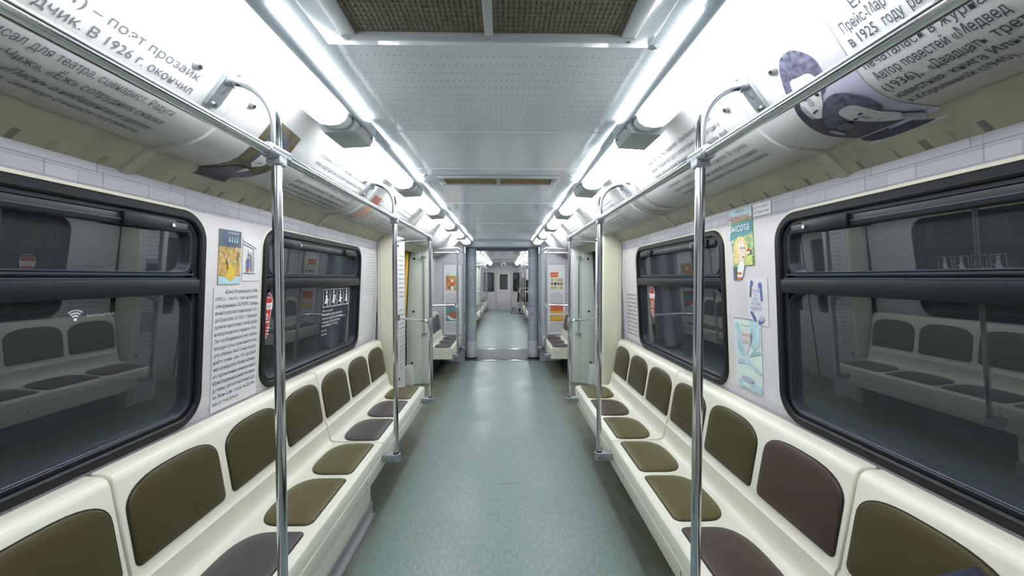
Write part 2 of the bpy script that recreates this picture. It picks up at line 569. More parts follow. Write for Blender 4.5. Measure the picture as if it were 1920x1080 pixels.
def circ(cx, cy, rx, ry=None, n=20, a0=0.0, a1=2 * PI):
    ry = ry or rx
    return [(cx + rx * math.cos(a0 + (a1 - a0) * i / n), cy + ry * math.sin(a0 + (a1 - a0) * i / n)) for i in range(n if abs(a1 - a0 - 2 * PI) < 1e-6 else n + 1)]

def rect(u0, v0, u1, v1):
    return [(u0, v0), (u1, v0), (u1, v1), (u0, v1)]

def subdiv(pts, step):
    out = []
    for a, b in zip(pts, pts[1:] + pts[:1]):
        n = max(1, int(math.hypot(b[0] - a[0], b[1] - a[1]) / step))
        for i in range(n):
            t = i / n
            out.append((a[0] + (b[0] - a[0]) * t, a[1] + (b[1] - a[1]) * t))
    return out

def art(layers, f, parent, name='picture', step=None, off0=0.0008, doff=0.0006):
    """layers: (polygon in u/v, material); each layer a little proud of the last, mapped by f"""
    mb = MB()
    names = []
    for i, (pts, m) in enumerate(layers):
        if m not in names:
            names.append(m)
        mb.mi = names.index(m)
        if step:
            us = [p[0] for p in pts]; vs_ = [p[1] for p in pts]
            bm2 = bmesh.new()
            vv = [bm2.verts.new((p[0], p[1], 0)) for p in subdiv(pts, step)]
            bm2.faces.new(vv)
            k = min(vs_) + step
            while k < max(vs_):
                bmesh.ops.bisect_plane(bm2, geom=bm2.verts[:] + bm2.edges[:] + bm2.faces[:], plane_co=(0, k, 0), plane_no=(0, 1, 0))
                k += step
            bmesh.ops.triangulate(bm2, faces=bm2.faces[:])
            bm2.verts.index_update()
            mb.add([f(v.co.x, v.co.y, off0 + doff * i) for v in bm2.verts], [tuple(v.index for v in fc.verts) for fc in bm2.faces])
            bm2.free()
        else:
            bm2 = bmesh.new()
            bm2.faces.new([bm2.verts.new((p[0], p[1], 0)) for p in pts])
            bmesh.ops.triangulate(bm2, faces=bm2.faces[:])
            bm2.verts.index_update()
            mb.add([f(v.co.x, v.co.y, off0 + doff * i) for v in bm2.verts], [tuple(v.index for v in fc.verts) for fc in bm2.faces])
            bm2.free()
    return mb.build(name, names, parent, recalc=False)

def rrect(u0, v0, u1, v1, r, n=8):
    out = []
    for cx, cy, a in ((u1 - r, v1 - r, 0), (u0 + r, v1 - r, PI / 2), (u0 + r, v0 + r, PI), (u1 - r, v0 + r, 1.5 * PI)):
        for i in range(n + 1):
            t = a + PI / 2 * i / n
            out.append((cx + r * math.cos(t), cy + r * math.sin(t)))
    return out

def sheet(pts, f, m, name, parent=None, th=0.002, step=None):
    """a thin solid sheet (paper, sticker) following a surface"""
    mb = MB()
    bm2 = bmesh.new()
    bm2.faces.new([bm2.verts.new((p[0], p[1], 0)) for p in (subdiv(pts, step) if step else pts)])
    if step:
        vs_ = [p[1] for p in pts]
        k = min(vs_) + step
        while k < max(vs_):
            bmesh.ops.bisect_plane(bm2, geom=bm2.verts[:] + bm2.edges[:] + bm2.faces[:], plane_co=(0, k, 0), plane_no=(0, 1, 0))
            k += step
    bmesh.ops.triangulate(bm2, faces=bm2.faces[:])
    bm2.verts.index_update()
    nv = len(bm2.verts)
    vs = [f(v.co.x, v.co.y, 0.0) for v in bm2.verts] + [f(v.co.x, v.co.y, th) for v in bm2.verts]
    fs = []
    for fc in bm2.faces:
        t = tuple(v.index for v in fc.verts)
        fs += [t[::-1], tuple(i + nv for i in t)]
    for e in bm2.edges:
        if len(e.link_faces) == 1:
            a, b = (v.index for v in e.verts)
            fs.append((a, b, b + nv, a + nv))
    bm2.free()
    mb.add(vs, fs)
    return mb.build(name, m, parent)

ORD = ['first', 'second', 'third', 'fourth', 'fifth', 'sixth', 'seventh', 'eighth', 'ninth', 'tenth']
SIDE = {1: 'right', -1: 'left'}

# ------------------------------------------------------------------ structure: floor, ceiling, walls
Y0, YP, Y2, YE = -1.3, 7.10, 8.32, 18.7      # car start, gangway wall, second car, its end wall
struct('floor', MB().box(-1.40, 1.40, Y0, YP + 0.02, -0.06, 0), 'floor')
struct('floor_second_car', MB().box(-1.40, 1.40, Y2, YE, -0.06, 0), 'floor')
struct('ceiling', MB().box(-0.56, 0.56, Y0, YP, 2.16, 2.20), 'ceiling')
struct('ceiling_second_car', MB().box(-0.56, 0.56, Y2, YE, 2.16, 2.20), 'ceiling')
for i, y in enumerate((1.855, 2.47, 3.6, 4.9)):
    struct('trim_%d' % (i + 1), MB().box(-0.50, 0.50, y - 0.006, y + 0.006, 2.157, 2.162), 'ceiling')
for s in (1, -1):
    for y0, y1 in ((Y0, YP), (Y2, YE)):
        a, b = sorted((s * 0.545, s * 0.70))
        struct('trim_%d' % (5 + (s > 0) + 2 * (y0 > 0)), MB().box(a, b, y0, y1, 2.168, 2.19), 'white')

ZB, ZT = 0.905, 1.748          # window frame, bottom and top edge
WINS = [(-1.40, -0.05), (0.30, 1.655), (2.045, 3.415)]

def wall_sheet(name, s, y0, y1, z0, z1, holes, m, th=0.05, xoff=0.0):
    bm = bmesh.new()
    def loop(pts):
        vs = [bm.verts.new((0, p[0], p[1])) for p in pts]
        for a, b in zip(vs, vs[1:] + vs[:1]):
            bm.edges.new((a, b))
    loop(rect(y0, z0, y1, z1))
    for h in holes:
        loop(rrect(h[0] + 0.012, h[1] + 0.012, h[2] - 0.012, h[3] - 0.012, 0.105))
    bmesh.ops.triangle_fill(bm, edges=bm.edges[:], use_beauty=True, use_dissolve=False)
    r = bmesh.ops.extrude_face_region(bm, geom=bm.faces[:])
    for v in r['geom']:
        if isinstance(v, bmesh.types.BMVert):
            v.co.x += th
    for v in bm.verts:
        v.co.x = s * (v.co.x + xw(v.co.z) + xoff)
    mb = MB()
    mb.bm.free()
    mb.bm = bm
    return struct(name, mb, m)

for s in (1, -1):
    holes = [(max(w[0], Y0 + 0.03), ZB, w[1], ZT) for w in WINS if w[1] > 0]
    wall_sheet('wall_' + SIDE[s], s, Y0, 3.84, 0.0, 1.90, holes, 'wallprint')
    wall_sheet('wall_%s_end_bay' % SIDE[s], s, 5.78, YP, 0.0, 1.90, [], 'vinyl')
    wall_sheet('wall_%s_second_car_near' % SIDE[s], s, Y2, 9.79, 0.0, 1.90, [], 'vinyl')
    wall_sheet('wall_%s_second_car_middle' % SIDE[s], s, 11.41, 15.49, 0.0, 1.90, [(13.2, ZB, 14.6, ZT)], 'wallprint')
    wall_sheet('wall_%s_second_car_end' % SIDE[s], s, 17.26, YE, 0.0, 1.90, [(17.32, ZB, 18.5, ZT)], 'wallprint')
struct('wall_rear', MB().box(-1.35, 1.35, Y0 - 0.06, Y0, 0, 2.2), 'vinyl')
for s in (1, -1):
    a, b = sorted((s * 2.9, s * 3.1))
    struct('tunnel_wall_' + SIDE[s], MB().box(a, b, -4, 21, -1.0, 4.2), 'tunnel')

# windows -----------------------------------------------------------------
def ring(mb, s, y0, y1, z0, z1, r0, inset, xin, xout, r1=None, n=8):
    """rounded frame ring between an outer and an inset outline; xin / xout: distance from the wall face towards the room (+) """
    o = rrect(y0, z0, y1, z1, r0, n)
    r1 = max(0.01, r0 - inset) if r1 is None else r1
    i = rrect(y0 + inset, z0 + inset, y1 - inset, z1 - inset, r1, n)
    rows = []
    bev = min(0.006, inset * 0.25)
    ob = rrect(y0 + bev, z0 + bev, y1 - bev, z1 - bev, max(0.008, r0 - bev), n)
    ib = rrect(y0 + inset - bev, z0 + inset - bev, y1 - inset + bev, z1 - inset + bev, r1 + bev * 0.7, n)
    for pts, x in ((o, xout), (o, xin - bev), (ob, xin), (ib, xin), (i, xin - bev), (i, xout)):
        rows.append([(s * (xw(p[1]) - x), p[0], p[1]) for p in pts])
    rows.append(rows[0])
    mb.grid(rows, close=True)
    return mb

def wall_box(mb, s, y0, y1, z0, z1, xo, xi, bev=0.0):
    """box following the wall lean; xo..xi distance from wall face into the room"""
    vs = [(s * (xw(z) - x), y, z) for x in (xo, xi) for y in (y0, y1) for z in (z0, z1)]
    fs = [(0, 1, 3, 2), (4, 6, 7, 5), (0, 4, 5, 1), (2, 3, 7, 6), (0, 2, 6, 4), (1, 5, 7, 3)]
    bv, bf = mb.add(vs, fs)
    if bev:
        bmesh.ops.bevel(mb.bm, geom=list({e for f in bf for e in f.edges}), offset=bev, segments=2, profile=0.5, affect='EDGES')

def window(n, s, y0, y1):
    w = struct_root('window_%d' % n)
    mb = ring(MB(), s, y0, y1, ZB, ZT, 0.115, 0.034, 0.014, -0.045)
    mb.build('window_frame', 'rubber', w)
    ring(MB(), s, y0 - 0.012, y1 + 0.012, ZB - 0.004, ZT + 0.012, 0.125, 0.016, 0.003, -0.01).build('window_trim', 'creamwall', w)
    ring(MB(), s, y0 + 0.030, y1 - 0.030, ZB + 0.030, ZT - 0.030, 0.088, 0.022, 0.000, -0.045).build('sash', 'sash', w)
    # mullion and its bright upper strip
    mb = MB()
    wall_box(mb, s, y0 + 0.03, y1 - 0.03, 1.428, 1.484, -0.035, 0.013, 0.005)
    mb.build('mullion', 'rubber', w)
    mb = MB()
    wall_box(mb, s, y0 + 0.045, y1 - 0.045, 1.4845, 1.4905, -0.03, 0.009)
    wall_box(mb, s, y0 + 0.05, y1 - 0.05, 1.499, 1.506, -0.03, 0.000)
    mb.build('mullion_strip', 'bluegrey', w)
    # hinged upper sash: rounded inner edge, top rail, catches
    ring(MB(), s, y0 + 0.046, y1 - 0.046, 1.490, ZT - 0.046, 0.06, 0.020, -0.004, -0.04, 0.05).build('upper_sash', 'sash', w)
    ring(MB(), s, y0 + 0.064, y1 - 0.064, 1.508, ZT - 0.064, 0.055, 0.004, -0.002, -0.03, 0.05).build('sash_edge', 'bluegrey', w)
    ring(MB(), s, y0 + 0.050, y1 - 0.050, ZB + 0.050, 1.432, 0.07, 0.005, -0.002, -0.04, 0.06).build('lower_sash_edge', 'bluegrey', w)
    mb = MB()
    wall_box(mb, s, y0 + 0.09, y1 - 0.09, ZT - 0.085, ZT - 0.05, -0.03, 0.004, 0.003)
    mb.build('top_rail', 'sash', w)
    mb = MB()
    wall_box(mb, s, y0 + 0.10, y1 - 0.10, ZT - 0.072, ZT - 0.068, 0.003, 0.006)
    mb.build('rail_line', 'bluegrey', w)
    for yc in (y0 + 0.26, y1 - 0.26):
        mb = MB()
        wall_box(mb, s, yc - 0.10, yc + 0.10, ZT - 0.088, ZT - 0.044, 0.0, 0.016, 0.004)
        k = mb.build('catch', 'rubber', w)
        mb = MB()
        x, z = xw(ZT - 0.066), ZT - 0.066
        mb.tube([(s * (x - 0.015), yc + 0.085, z), (s * (x - 0.02), yc + 0.085, z)], 0.007, 12)
        mb.build('catch_screw', 'alu', k)
    for z0, z1, nm in ((1.50, ZT - 0.06, 'upper_pane'), (ZB + 0.045, 1.44, 'lower_pane')):
        mb = MB()
        wall_box(mb, s, y0 + 0.045, y1 - 0.045, z0, z1, -0.032, -0.026)
        mb.build(nm, 'glass', w)
    return w

k = 0
for s in (1, -1):
    for y0, y1 in WINS:
        if y1 > 0:
            k += 1
            window(k, s, y0, y1)
    for y0, y1 in ((13.2, 14.6), (17.32, 18.5)):
        k += 1
        window(k, s, y0, y1)

# cove panels with their print --------------------------------------------
CUTS = [Y0, 0.0, 1.31, 2.62, 3.93, 5.25, 6.45, YP]
FLAP = ARC[-2] - 0.005

def cove_panel(n, s, y0, y1):
    mb = MB()
    arcs = [a for a in ARC if a < FLAP] + [FLAP]
    rows = []
    for y in (y0 + 0.003, y1 - 0.003):
        rows.append([(s * cove_pt(a)[0], y, cove_pt(a)[1]) for a in arcs] + [(s * cove_pt(a, -0.012)[0], y, cove_pt(a, -0.012)[1]) for a in reversed(arcs)])
    mb.grid(rows, close=True)
    for r in (0, 1):
        mb.add(rows[r], [tuple(range(len(rows[r])))])
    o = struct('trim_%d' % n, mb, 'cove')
    mb = MB()
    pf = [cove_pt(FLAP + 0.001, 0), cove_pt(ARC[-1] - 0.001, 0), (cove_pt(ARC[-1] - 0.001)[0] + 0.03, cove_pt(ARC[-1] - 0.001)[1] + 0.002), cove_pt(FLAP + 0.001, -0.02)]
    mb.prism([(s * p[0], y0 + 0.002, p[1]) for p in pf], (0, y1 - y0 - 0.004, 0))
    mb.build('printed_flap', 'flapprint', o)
    return o

def fastener(s, y, arc, parent):
    a = Vector((*cove_pt(arc, 0.0), 0)); b = Vector((*cove_pt(arc, 0.010), 0))
    mb = MB()
    A = Vector((s * a.x, y, a.y)); B = Vector((s * b.x, y, b.y))
    mb.tube([A, A + (B - A) * 0.8, B], [0.013, 0.013, 0.010], 16)
    f = mb.build('fastener', 'satin', parent)
    mb = MB()
    mb.tube([B, B + (B - A) * 0.12], [0.006, 0.006], 6)
    mb.build('socket', 'black', f)

tn = 9
coves = {}
for s in (1, -1):
    for i, (y0, y1) in enumerate(zip(CUTS, CUTS[1:])):
        tn += 1
        coves[s, i] = cove_panel(tn, s, y0, y1)
    for i, (y0, y1) in enumerate(((Y2, 11.4), (11.4, 14.0), (14.0, 16.6), (16.6, YE))):
        tn += 1
        coves[s, 10 + i] = cove_panel(tn, s, y0, y1)
    # raised joint bands where two cove panels meet
    for y in (1.31, 2.62, 3.93, 5.25, 6.45):
        tn += 1
        mb = MB()
        arcs = [0.10 + (ARC[-1] - 0.101) * j / 40 for j in range(41)]
        rows = []
        for dy, off in ((-0.022, 0.0), (-0.018, 0.007), (0.018, 0.007), (0.022, 0.0)):
            rows.append([(s * cove_pt(a, off)[0], y + dy, cove_pt(a, off)[1]) for a in arcs])
        rows.append([(s * cove_pt(a, -0.004)[0], y + 0.022, cove_pt(a, -0.004)[1]) for a in arcs])
        rows.append([(s * cove_pt(a, -0.004)[0], y - 0.022, cove_pt(a, -0.004)[1]) for a in arcs])
        rows.append(rows[0])
        mb.grid(rows)
        struct('trim_%d' % tn, mb, 'cove')
for s in (1, -1):
    for pi_, (ya, yb) in ((1, (1.11, 1.27)), (2, (2.41, 2.55))):
        fastener(s, ya, 0.166, coves[s, pi_])
        fastener(s, yb + (0.08 if pi_ == 1 else 0), 0.172, coves[s, pi_ + (1 if pi_ == 1 else 0)])
# thin printed edge line and grey arch bands of the print
for s, y, w, a0, a1, idx in ((1, 2.50, 0.05, 0.14, 0.52, 2), (1, 2.36, 0.035, 0.20, 0.50, 2), (1, 2.56, 0.03, 0.30, 0.55, 2), (1, 3.62, 0.05, 0.14, 0.5, 3), (-1, 2.46, 0.05, 0.22, 0.5, 2), (-1, 3.70, 0.05, 0.16, 0.5, 3)):
    art([(rect(-w / 2, -a1, w / 2, -a0), 'coveband')], on_cove(s, y, 0.0), coves[s, idx], 'printed_band', step=0.02)
# printed book spines along the flap at the foot of the cove
for s in (1, -1):
    r = random.Random(40 + s)
    for i, (y0, y1) in enumerate(zip(CUTS[1:4], CUTS[2:5])):
        L = []
        y = y0 + 0.05
        while y < y1 - 0.06:
            w = r.uniform(0.006, 0.022)
            L.append((rect(y - y0, -ARC[-1] + 0.004, y - y0 + w, -ARC[-1] + r.uniform(0.05, 0.105)), r.choice(['spine', 'spine', 'spinepale'])))
            y += r.uniform(0.04, 0.15)
        f = (lambda s_, yy: (lambda u, v, o=0.0: (s_ * cove_pt(-v, 0.0008)[0], yy + u, cove_pt(-v, 0.0008)[1])))(s, y0)
        art(L, f, coves[s, i + 1], 'printed_spines', step=0.03, off0=0, doff=0)

# ceiling vents ------------------------------------------------------------
def ceiling_vent(y0, y1, label, gm, group=None):
    t = thing('ceiling_vent', label, 'vent', (0, (y0 + y1) / 2, 2.155), 0, group)
    h = (y1 - y0) / 2
    fr = 0.028
    mb = MB()
    mb.box(-0.40, 0.40, -h, -h + fr, -0.012, 0.004, 0.003)
    mb.box(-0.40, 0.40, h - fr, h, -0.012, 0.004, 0.003)
    mb.box(-0.40, -0.36, -h + fr, h - fr, -0.012, 0.004, 0.003)
    mb.box(0.36, 0.40, -h + fr, h - fr, -0.012, 0.004, 0.003)
    mb.box(-0.012, 0.012, -h + fr, h - fr, -0.012, 0.004, 0.003)
    mb.build('frame', 'header', t)
    for a, b in ((-0.36, -0.012), (0.012, 0.36)):
        mb = MB()
        mb.box(a, b, -h + fr, h - fr, 0.001, 0.003)
        mb.mi = 1
        n = 26
        for i in range(n):
            x = a + (b - a) * (i + 0.5) / n
            mb.box(x - 0.0050, x + 0.0050, -h + fr, h - fr, -0.0015, 0.001)
        m = 26 if y0 < 2 else 8
        for i in range(m):
            y = -h + fr + (2 * h - 2 * fr) * (i + 0.5) / m
            mb.box(a, b, y - 0.0022, y + 0.0022, -0.0022, 0.0005)
        mb.build('grille', ['grilledark', gm], t)
    for x in (-0.385, 0.0, 0.385):
        MB().tube([(x, h - 0.014, -0.011), (x, h - 0.014, -0.015)], 0.005, 10).build('screw', 'chrome', t)
    return t

ceiling_vent(0.62, 1.125, 'wide brown mesh ceiling vent with grey frame, nearest the camera', 'khakigrille')
ceiling_vent(2.62, 2.85, 'narrow tan slatted ceiling vent further down the first car', 'tan')
ceiling_vent(14.2, 14.6, 'pale ceiling vent seen through the gangway in the second car', 'tan')
struct('trim_90', MB().box(-0.46, 0.46, 0.2, 1.165, 2.156, 2.163, 0.002), 'ceiling')
for x, y, lb in ((0.475, 1.165, 'small chrome ceiling catch beside the right light, near the brown vent'),
                 (-0.475, 2.62, 'small chrome ceiling catch left of the tan vent'),
                 (0.475, 2.62, 'small chrome ceiling catch right of the tan vent')):
    mb = MB()
    mb.lathe(x, y, [(0.001, 2.151), (0.007, 2.1515), (0.010, 2.154), (0.010, 2.161)], 16)
    mb.box(x - 0.016, x + 0.016, y - 0.004, y + 0.004, 2.153, 2.1595, 0.001)
    tag(mb.build('ceiling_catch', 'satin'), lb, 'catch')

# ------------------------------------------------------------------ ceiling lights
def lamp_proto():
    t = thing('ceiling_light', 'x', 'ceiling light', (0, 0, 0))
    L = 1.06
    mb = MB()
    mb.box(0.522, 0.536, 0.0, L, 2.098, 2.150, 0.004)
    mb.build('rail', 'rail_strip', t)
    pf = [(0.540, 2.150), (0.540, 2.105), (0.550, 2.078), (0.572, 2.063), (0.606, 2.058), (0.640, 2.063), (0.664, 2.080), (0.677, 2.110), (0.678, 2.148)]
    mb = MB()
    rows = [[(x, y, z) for x, z in pf] for y in (0.02, L - 0.27)]
    mb.grid(rows, close=True)
    for r in rows:
        mb.add(r, [tuple(range(len(r)))])
    mb.build('diffuser', 'lamp', t)
    mb = MB()
    rows = [[(0.606 + (x - 0.606) * k, y, 2.15 + (z - 2.15) * k) for x, z in pf] for y, k in ((L - 0.27, 0.99), (L - 0.22, 0.96), (L - 0.20, 0.90))]
    mb.grid(rows, close=True)
    mb.build('lens_end', 'lens', t)
    mb = MB()
    y0, y1 = L - 0.205, L - 0.012
    mb.prism([(0.530, y0, 2.152), (0.530, y0, 2.085), (0.545, y0, 2.060), (0.660, y0, 2.054), (0.682, y0, 2.08), (0.682, y0, 2.148)], (0, y1 - y0, 0), 0.004)
    ec = mb.build('end_cap', 'lampgrey', t)
    for yy in (y0 + 0.03, y1 - 0.03):
        MB().tube([(0.531, yy, 2.09), (0.527, yy, 2.09)], 0.004, 8).build('cap_screw', 'black', ec)
    mb = MB()
    mb.box(0.5150, 0.5205, 0.26, L - 0.08, 2.145, 2.152, 0.001)
    mb.build('edge_diffuser', 'lamp', t)
    return t

lp = lamp_proto()
first = True
for s in (1, -1):
    names = ['behind the camera', 'overhead at the camera', 'nearest of the row', 'second', 'third', 'fourth', 'fifth', 'last, by the gangway wall']
    for i, y in enumerate((-1.40 + 0.12, -0.34, 0.72, 1.78, 2.84, 3.90, 4.96, 6.02)):
        if i == 0:
            continue
        o = lp if first else copy_tree(lp)
        first = False
        o.location = (0, y, 0)
        o.scale = (s, 1, 1)
        w = {1: 'above the camera', 2: 'nearest one in view, by the brown vent', 3: 'second along, short of the tan vent', 4: 'third along, just past the tan vent', 5: 'fourth along, above the end of the seats', 6: 'fifth along, over the doorway', 7: 'last one, against the gangway wall'}[i]
        tag(o, 'strip light on the %s, first car, %s' % (SIDE[s], w), 'ceiling light', 'strip lights of the first car')
    for i in range(9):
        o = copy_tree(lp)
        o.location = (0, 8.7 + 1.06 * i, 0)
        o.scale = (s, 1, 1)
        tag(o, 'strip light on the %s of the second car, %s from the gangway' % (SIDE[s], ORD[i]), 'ceiling light', 'strip lights of the second car')

# ------------------------------------------------------------------ seats
BX = 0.95
SHELL = [(.734, .283), (.724, .30), (.724, .372), (.730, .376), (.730, .381), (.721, .385), (.720, .430), (.725, .445), (.738, .453), (1.020, .453), (1.045, .458), (1.060, .472), (1.067, .50), (1.070, .555),
         (1.080, .562), (1.086, .585), (1.131, .868), (1.139, .886), (1.153, .897), (1.170, .900), (1.205, .900), (1.205, .283)]

def seat_outline(w, d, x0, xs, n=20, rf=0.03):
    """plan of a pad: square front with small corners, arched rear. first coordinate runs along the depth"""
    pts = []
    for i in range(5):
        t = PI + PI / 2 * i / 4
        pts.append((x0 + rf + rf * math.cos(t), -w + rf + rf * math.sin(t)))
    for i in range(n + 1):
        t = -PI / 2 + PI * i / n
        c, s_ = math.cos(t), math.sin(t)
        pts.append((xs + d * abs(c) ** 0.80, w * math.copysign(abs(s_) ** 0.70, s_)))
    for i in range(5):
        t = PI / 2 + PI / 2 * i / 4
        pts.append((x0 + rf + rf * math.cos(t), w - rf + rf * math.sin(t)))
    return pts

def pad(name, outl, org, ex, ey, en, m, parent, label):
    org, ex, ey, en = map(Vector, (org, ex, ey, en))
    cx = sum(p[0] for p in outl) / len(outl)
    def P(p, k, h):
        return org + ex * (cx + (p[0] - cx) * k) + ey * (p[1] * k) + en * h
    mb = MB()
    rows = [[P(p, k, h) for p in outl] for k, h in ((0.985, -0.002), (0.985, 0.003), (0.972, 0.0065), (0.94, 0.0085), (0.6, 0.011), (0.2, 0.012))]
    mb.grid(rows, close=True)
    mb.add(rows[-1], [tuple(range(len(outl)))])
    o = mb.build(name, m, parent)
    if label:
        o['label'] = label
    mb = MB()
    rows = [[P(p, k, h) for p in outl] for k, h in ((1.012, -0.002), (1.012, 0.0015), (1.004, 0.0028), (0.97, 0.0028))]
    mb.grid(rows, close=True)
    mb.build('piping', 'piping', o)
    return o

LABM = {'olive': 'dark olive', 'olivelight': 'khaki', 'brown': 'brown', 'greypurple': 'grey'}

def bench(x_side, yc, label, seats, backs, base=None, n=3, group='benches of the first car', L=None):
    """seats / backs: colours listed from the near end to the far end as seen from the camera"""
    s = x_side
    L = L or n * 0.433 - 0.006
    t = thing('seat_bench', label, 'bench', (s * BX, yc, 0), 0 if s > 0 else PI, group)
    mb = MB()
    mb.prism([(x - BX, -L / 2, z) for x, z in SHELL], (0, L, 0), 0.007, 3)
    mb.build('shell', 'cream', t)
    pt = (L + 0.006) / n
    pw = 0.195 * min(1.0, pt / 0.433)
    for i in range(n):
        y = (i - (n - 1) / 2) * pt
        j = i if s > 0 else n - 1 - i
        pad('seat_pad', seat_outline(pw, 0.118, .768, .898), (-BX, y, .453), (1, 0, 0), (0, 1, 0), (0, 0, 1), seats[j], t, LABM[seats[j]] + ' vinyl seat pad')
        d = Vector((1.131 - 1.086, 0, .868 - .585)).normalized()
        nn = Vector((-d.z, 0, d.x))
        pad('back_pad', seat_outline(pw, 0.095, 0.012, 0.180, rf=0.022), Vector((1.086 - BX, y, .585)), d, (0, 1, 0), nn, backs[j], t, LABM[backs[j]] + ' vinyl back pad')
    for y in (-L * 0.27, L * 0.31):
        mb = MB()
        mb.prism([(.7245 - BX, y + p[0], .345 + p[1]) for p in circ(0, 0, 0.004, 0.010, 12)], (-0.001, 0, 0))
        mb.build('lock_slot', 'black', t)
    if base == 'box':
        mb = MB()
        mb.box(.80 - BX, 1.19 - BX, -L / 2 + 0.01, L / 2 - 0.01, 0.0, .285, 0.004)
        b = mb.build('base', 'cream', t)
        mb = MB()
        mb.box(.772 - BX, .80 - BX, -L / 2 - 0.0, L / 2 + 0.0, 0.0, 0.006)
        mb.box(.792 - BX, .799 - BX, -L / 2 - 0.0, L / 2 - 0.0, 0.0, 0.085)
        kp = mb.build('kick_plate', 'satin', b)
        for q in (-0.5, -0.17, 0.17, 0.5):
            pass
    else:
        mb = MB()
        mb.box(1.04 - BX, 1.19 - BX, -L / 2 + 0.01, L / 2 - 0.01, 0.0, .285, 0.004)
        mb.build('base', 'black', t)
    return t

YB = [0.55, 1.852, 3.154]
O, K, B, G = 'olive', 'olivelight', 'brown', 'greypurple'
bench(1, YB[0], 'cream bench nearest the camera on the right, dark navy jacket lying on it', [G, K, B], [O, O, O])
bench(1, YB[1], 'middle cream bench on the right with one brown back pad', [B, K, K], [B, O, O])
bench(1, YB[2], 'cream bench on the right next to the doorway, three olive backs', [K, B, K], [O, O, O])
bench(-1, YB[0], 'cream bench nearest the camera on the left under the long window', [K, G, G], [O, O, O], 'box')
bench(-1, YB[1], 'middle cream bench on the left, ahead of the first pole', [G, K, K], [O, O, O], 'box')
bench(-1, YB[2], 'cream bench on the left next to the doorway with two grey seats', [G, G, K], [O, O, O])
bench(1, 6.47, 'cream bench on the right between doorway and gangway wall', [G, G, B], [G, G, G], n=3, L=1.19)
bench(-1, 6.47, 'cream bench on the left between doorway and gangway wall', [G, G, G], [G, G, G], n=3, L=1.19)
for s in (1, -1):
    for i, y in enumerate((9.1, 12.1, 13.4, 14.7, 17.95)):
        bench(s, y, 'cream bench on the %s of the second car, %s from the gangway' % (SIDE[s], ORD[i]), [G, G, G], [G, G, G], group='benches of the second car')

# ------------------------------------------------------------------ handrails and poles
PX, RZ = 0.64, 1.86
def handrail(s, y0, y1, label, group):
    t = thing('handrail', label, 'handrail', (s * PX, (y0 + y1) / 2, RZ), 0, group)
    h = (y1 - y0) / 2
    MB().tube([(0, -h, 0), (0, h, 0)], 0.0145, 18).build('tube', 'chrome', t)
    for y in (-h, h):
        MB().tube([(0, y - 0.006, 0), (0, y, 0), (0, y + 0.006, 0)], [0.0155, 0.0165, 0.0155], 16).build('cap', 'alu', t)
    return t

for s in (1, -1):
    handrail(s, Y0 + 0.02, 3.62, 'long chrome handrail above the %s benches of the first car' % SIDE[s], 'overhead handrails')
    handrail(s, 11.45, 15.4, 'long chrome handrail above the %s benches of the second car' % SIDE[s], 'overhead handrails')

def pole_root(s, y, label, group):
    return thing('grab_pole', label, 'pole', (s * PX, y, 0), 0 if s > 0 else PI, group)

def pole_foot(t):
    mb = MB()
    pts = [(0.080, -0.026), (0.080, 0.026), (0.0, 0.026)] + [(0.026 * math.cos(a), 0.026 * math.sin(a)) for a in [PI / 2 + PI * i / 10 for i in range(1, 10)]] + [(0.0, -0.026)]
    mb.prism([(x, y, 0.338) for x, y in pts], (0, 0, 0.048), 0.004)
    f = mb.build('foot_bracket', 'alu', t)
    for x in (0.0, 0.045):
        MB().tube([(x, -0.025, 0.360), (x, -0.030, 0.360)], 0.006, 10).build('bolt', 'chrome', f)
    MB().tube([(0, 0, 0.384), (0, 0, 0.392)], 0.019, 16).build('collar', 'rubber', f)

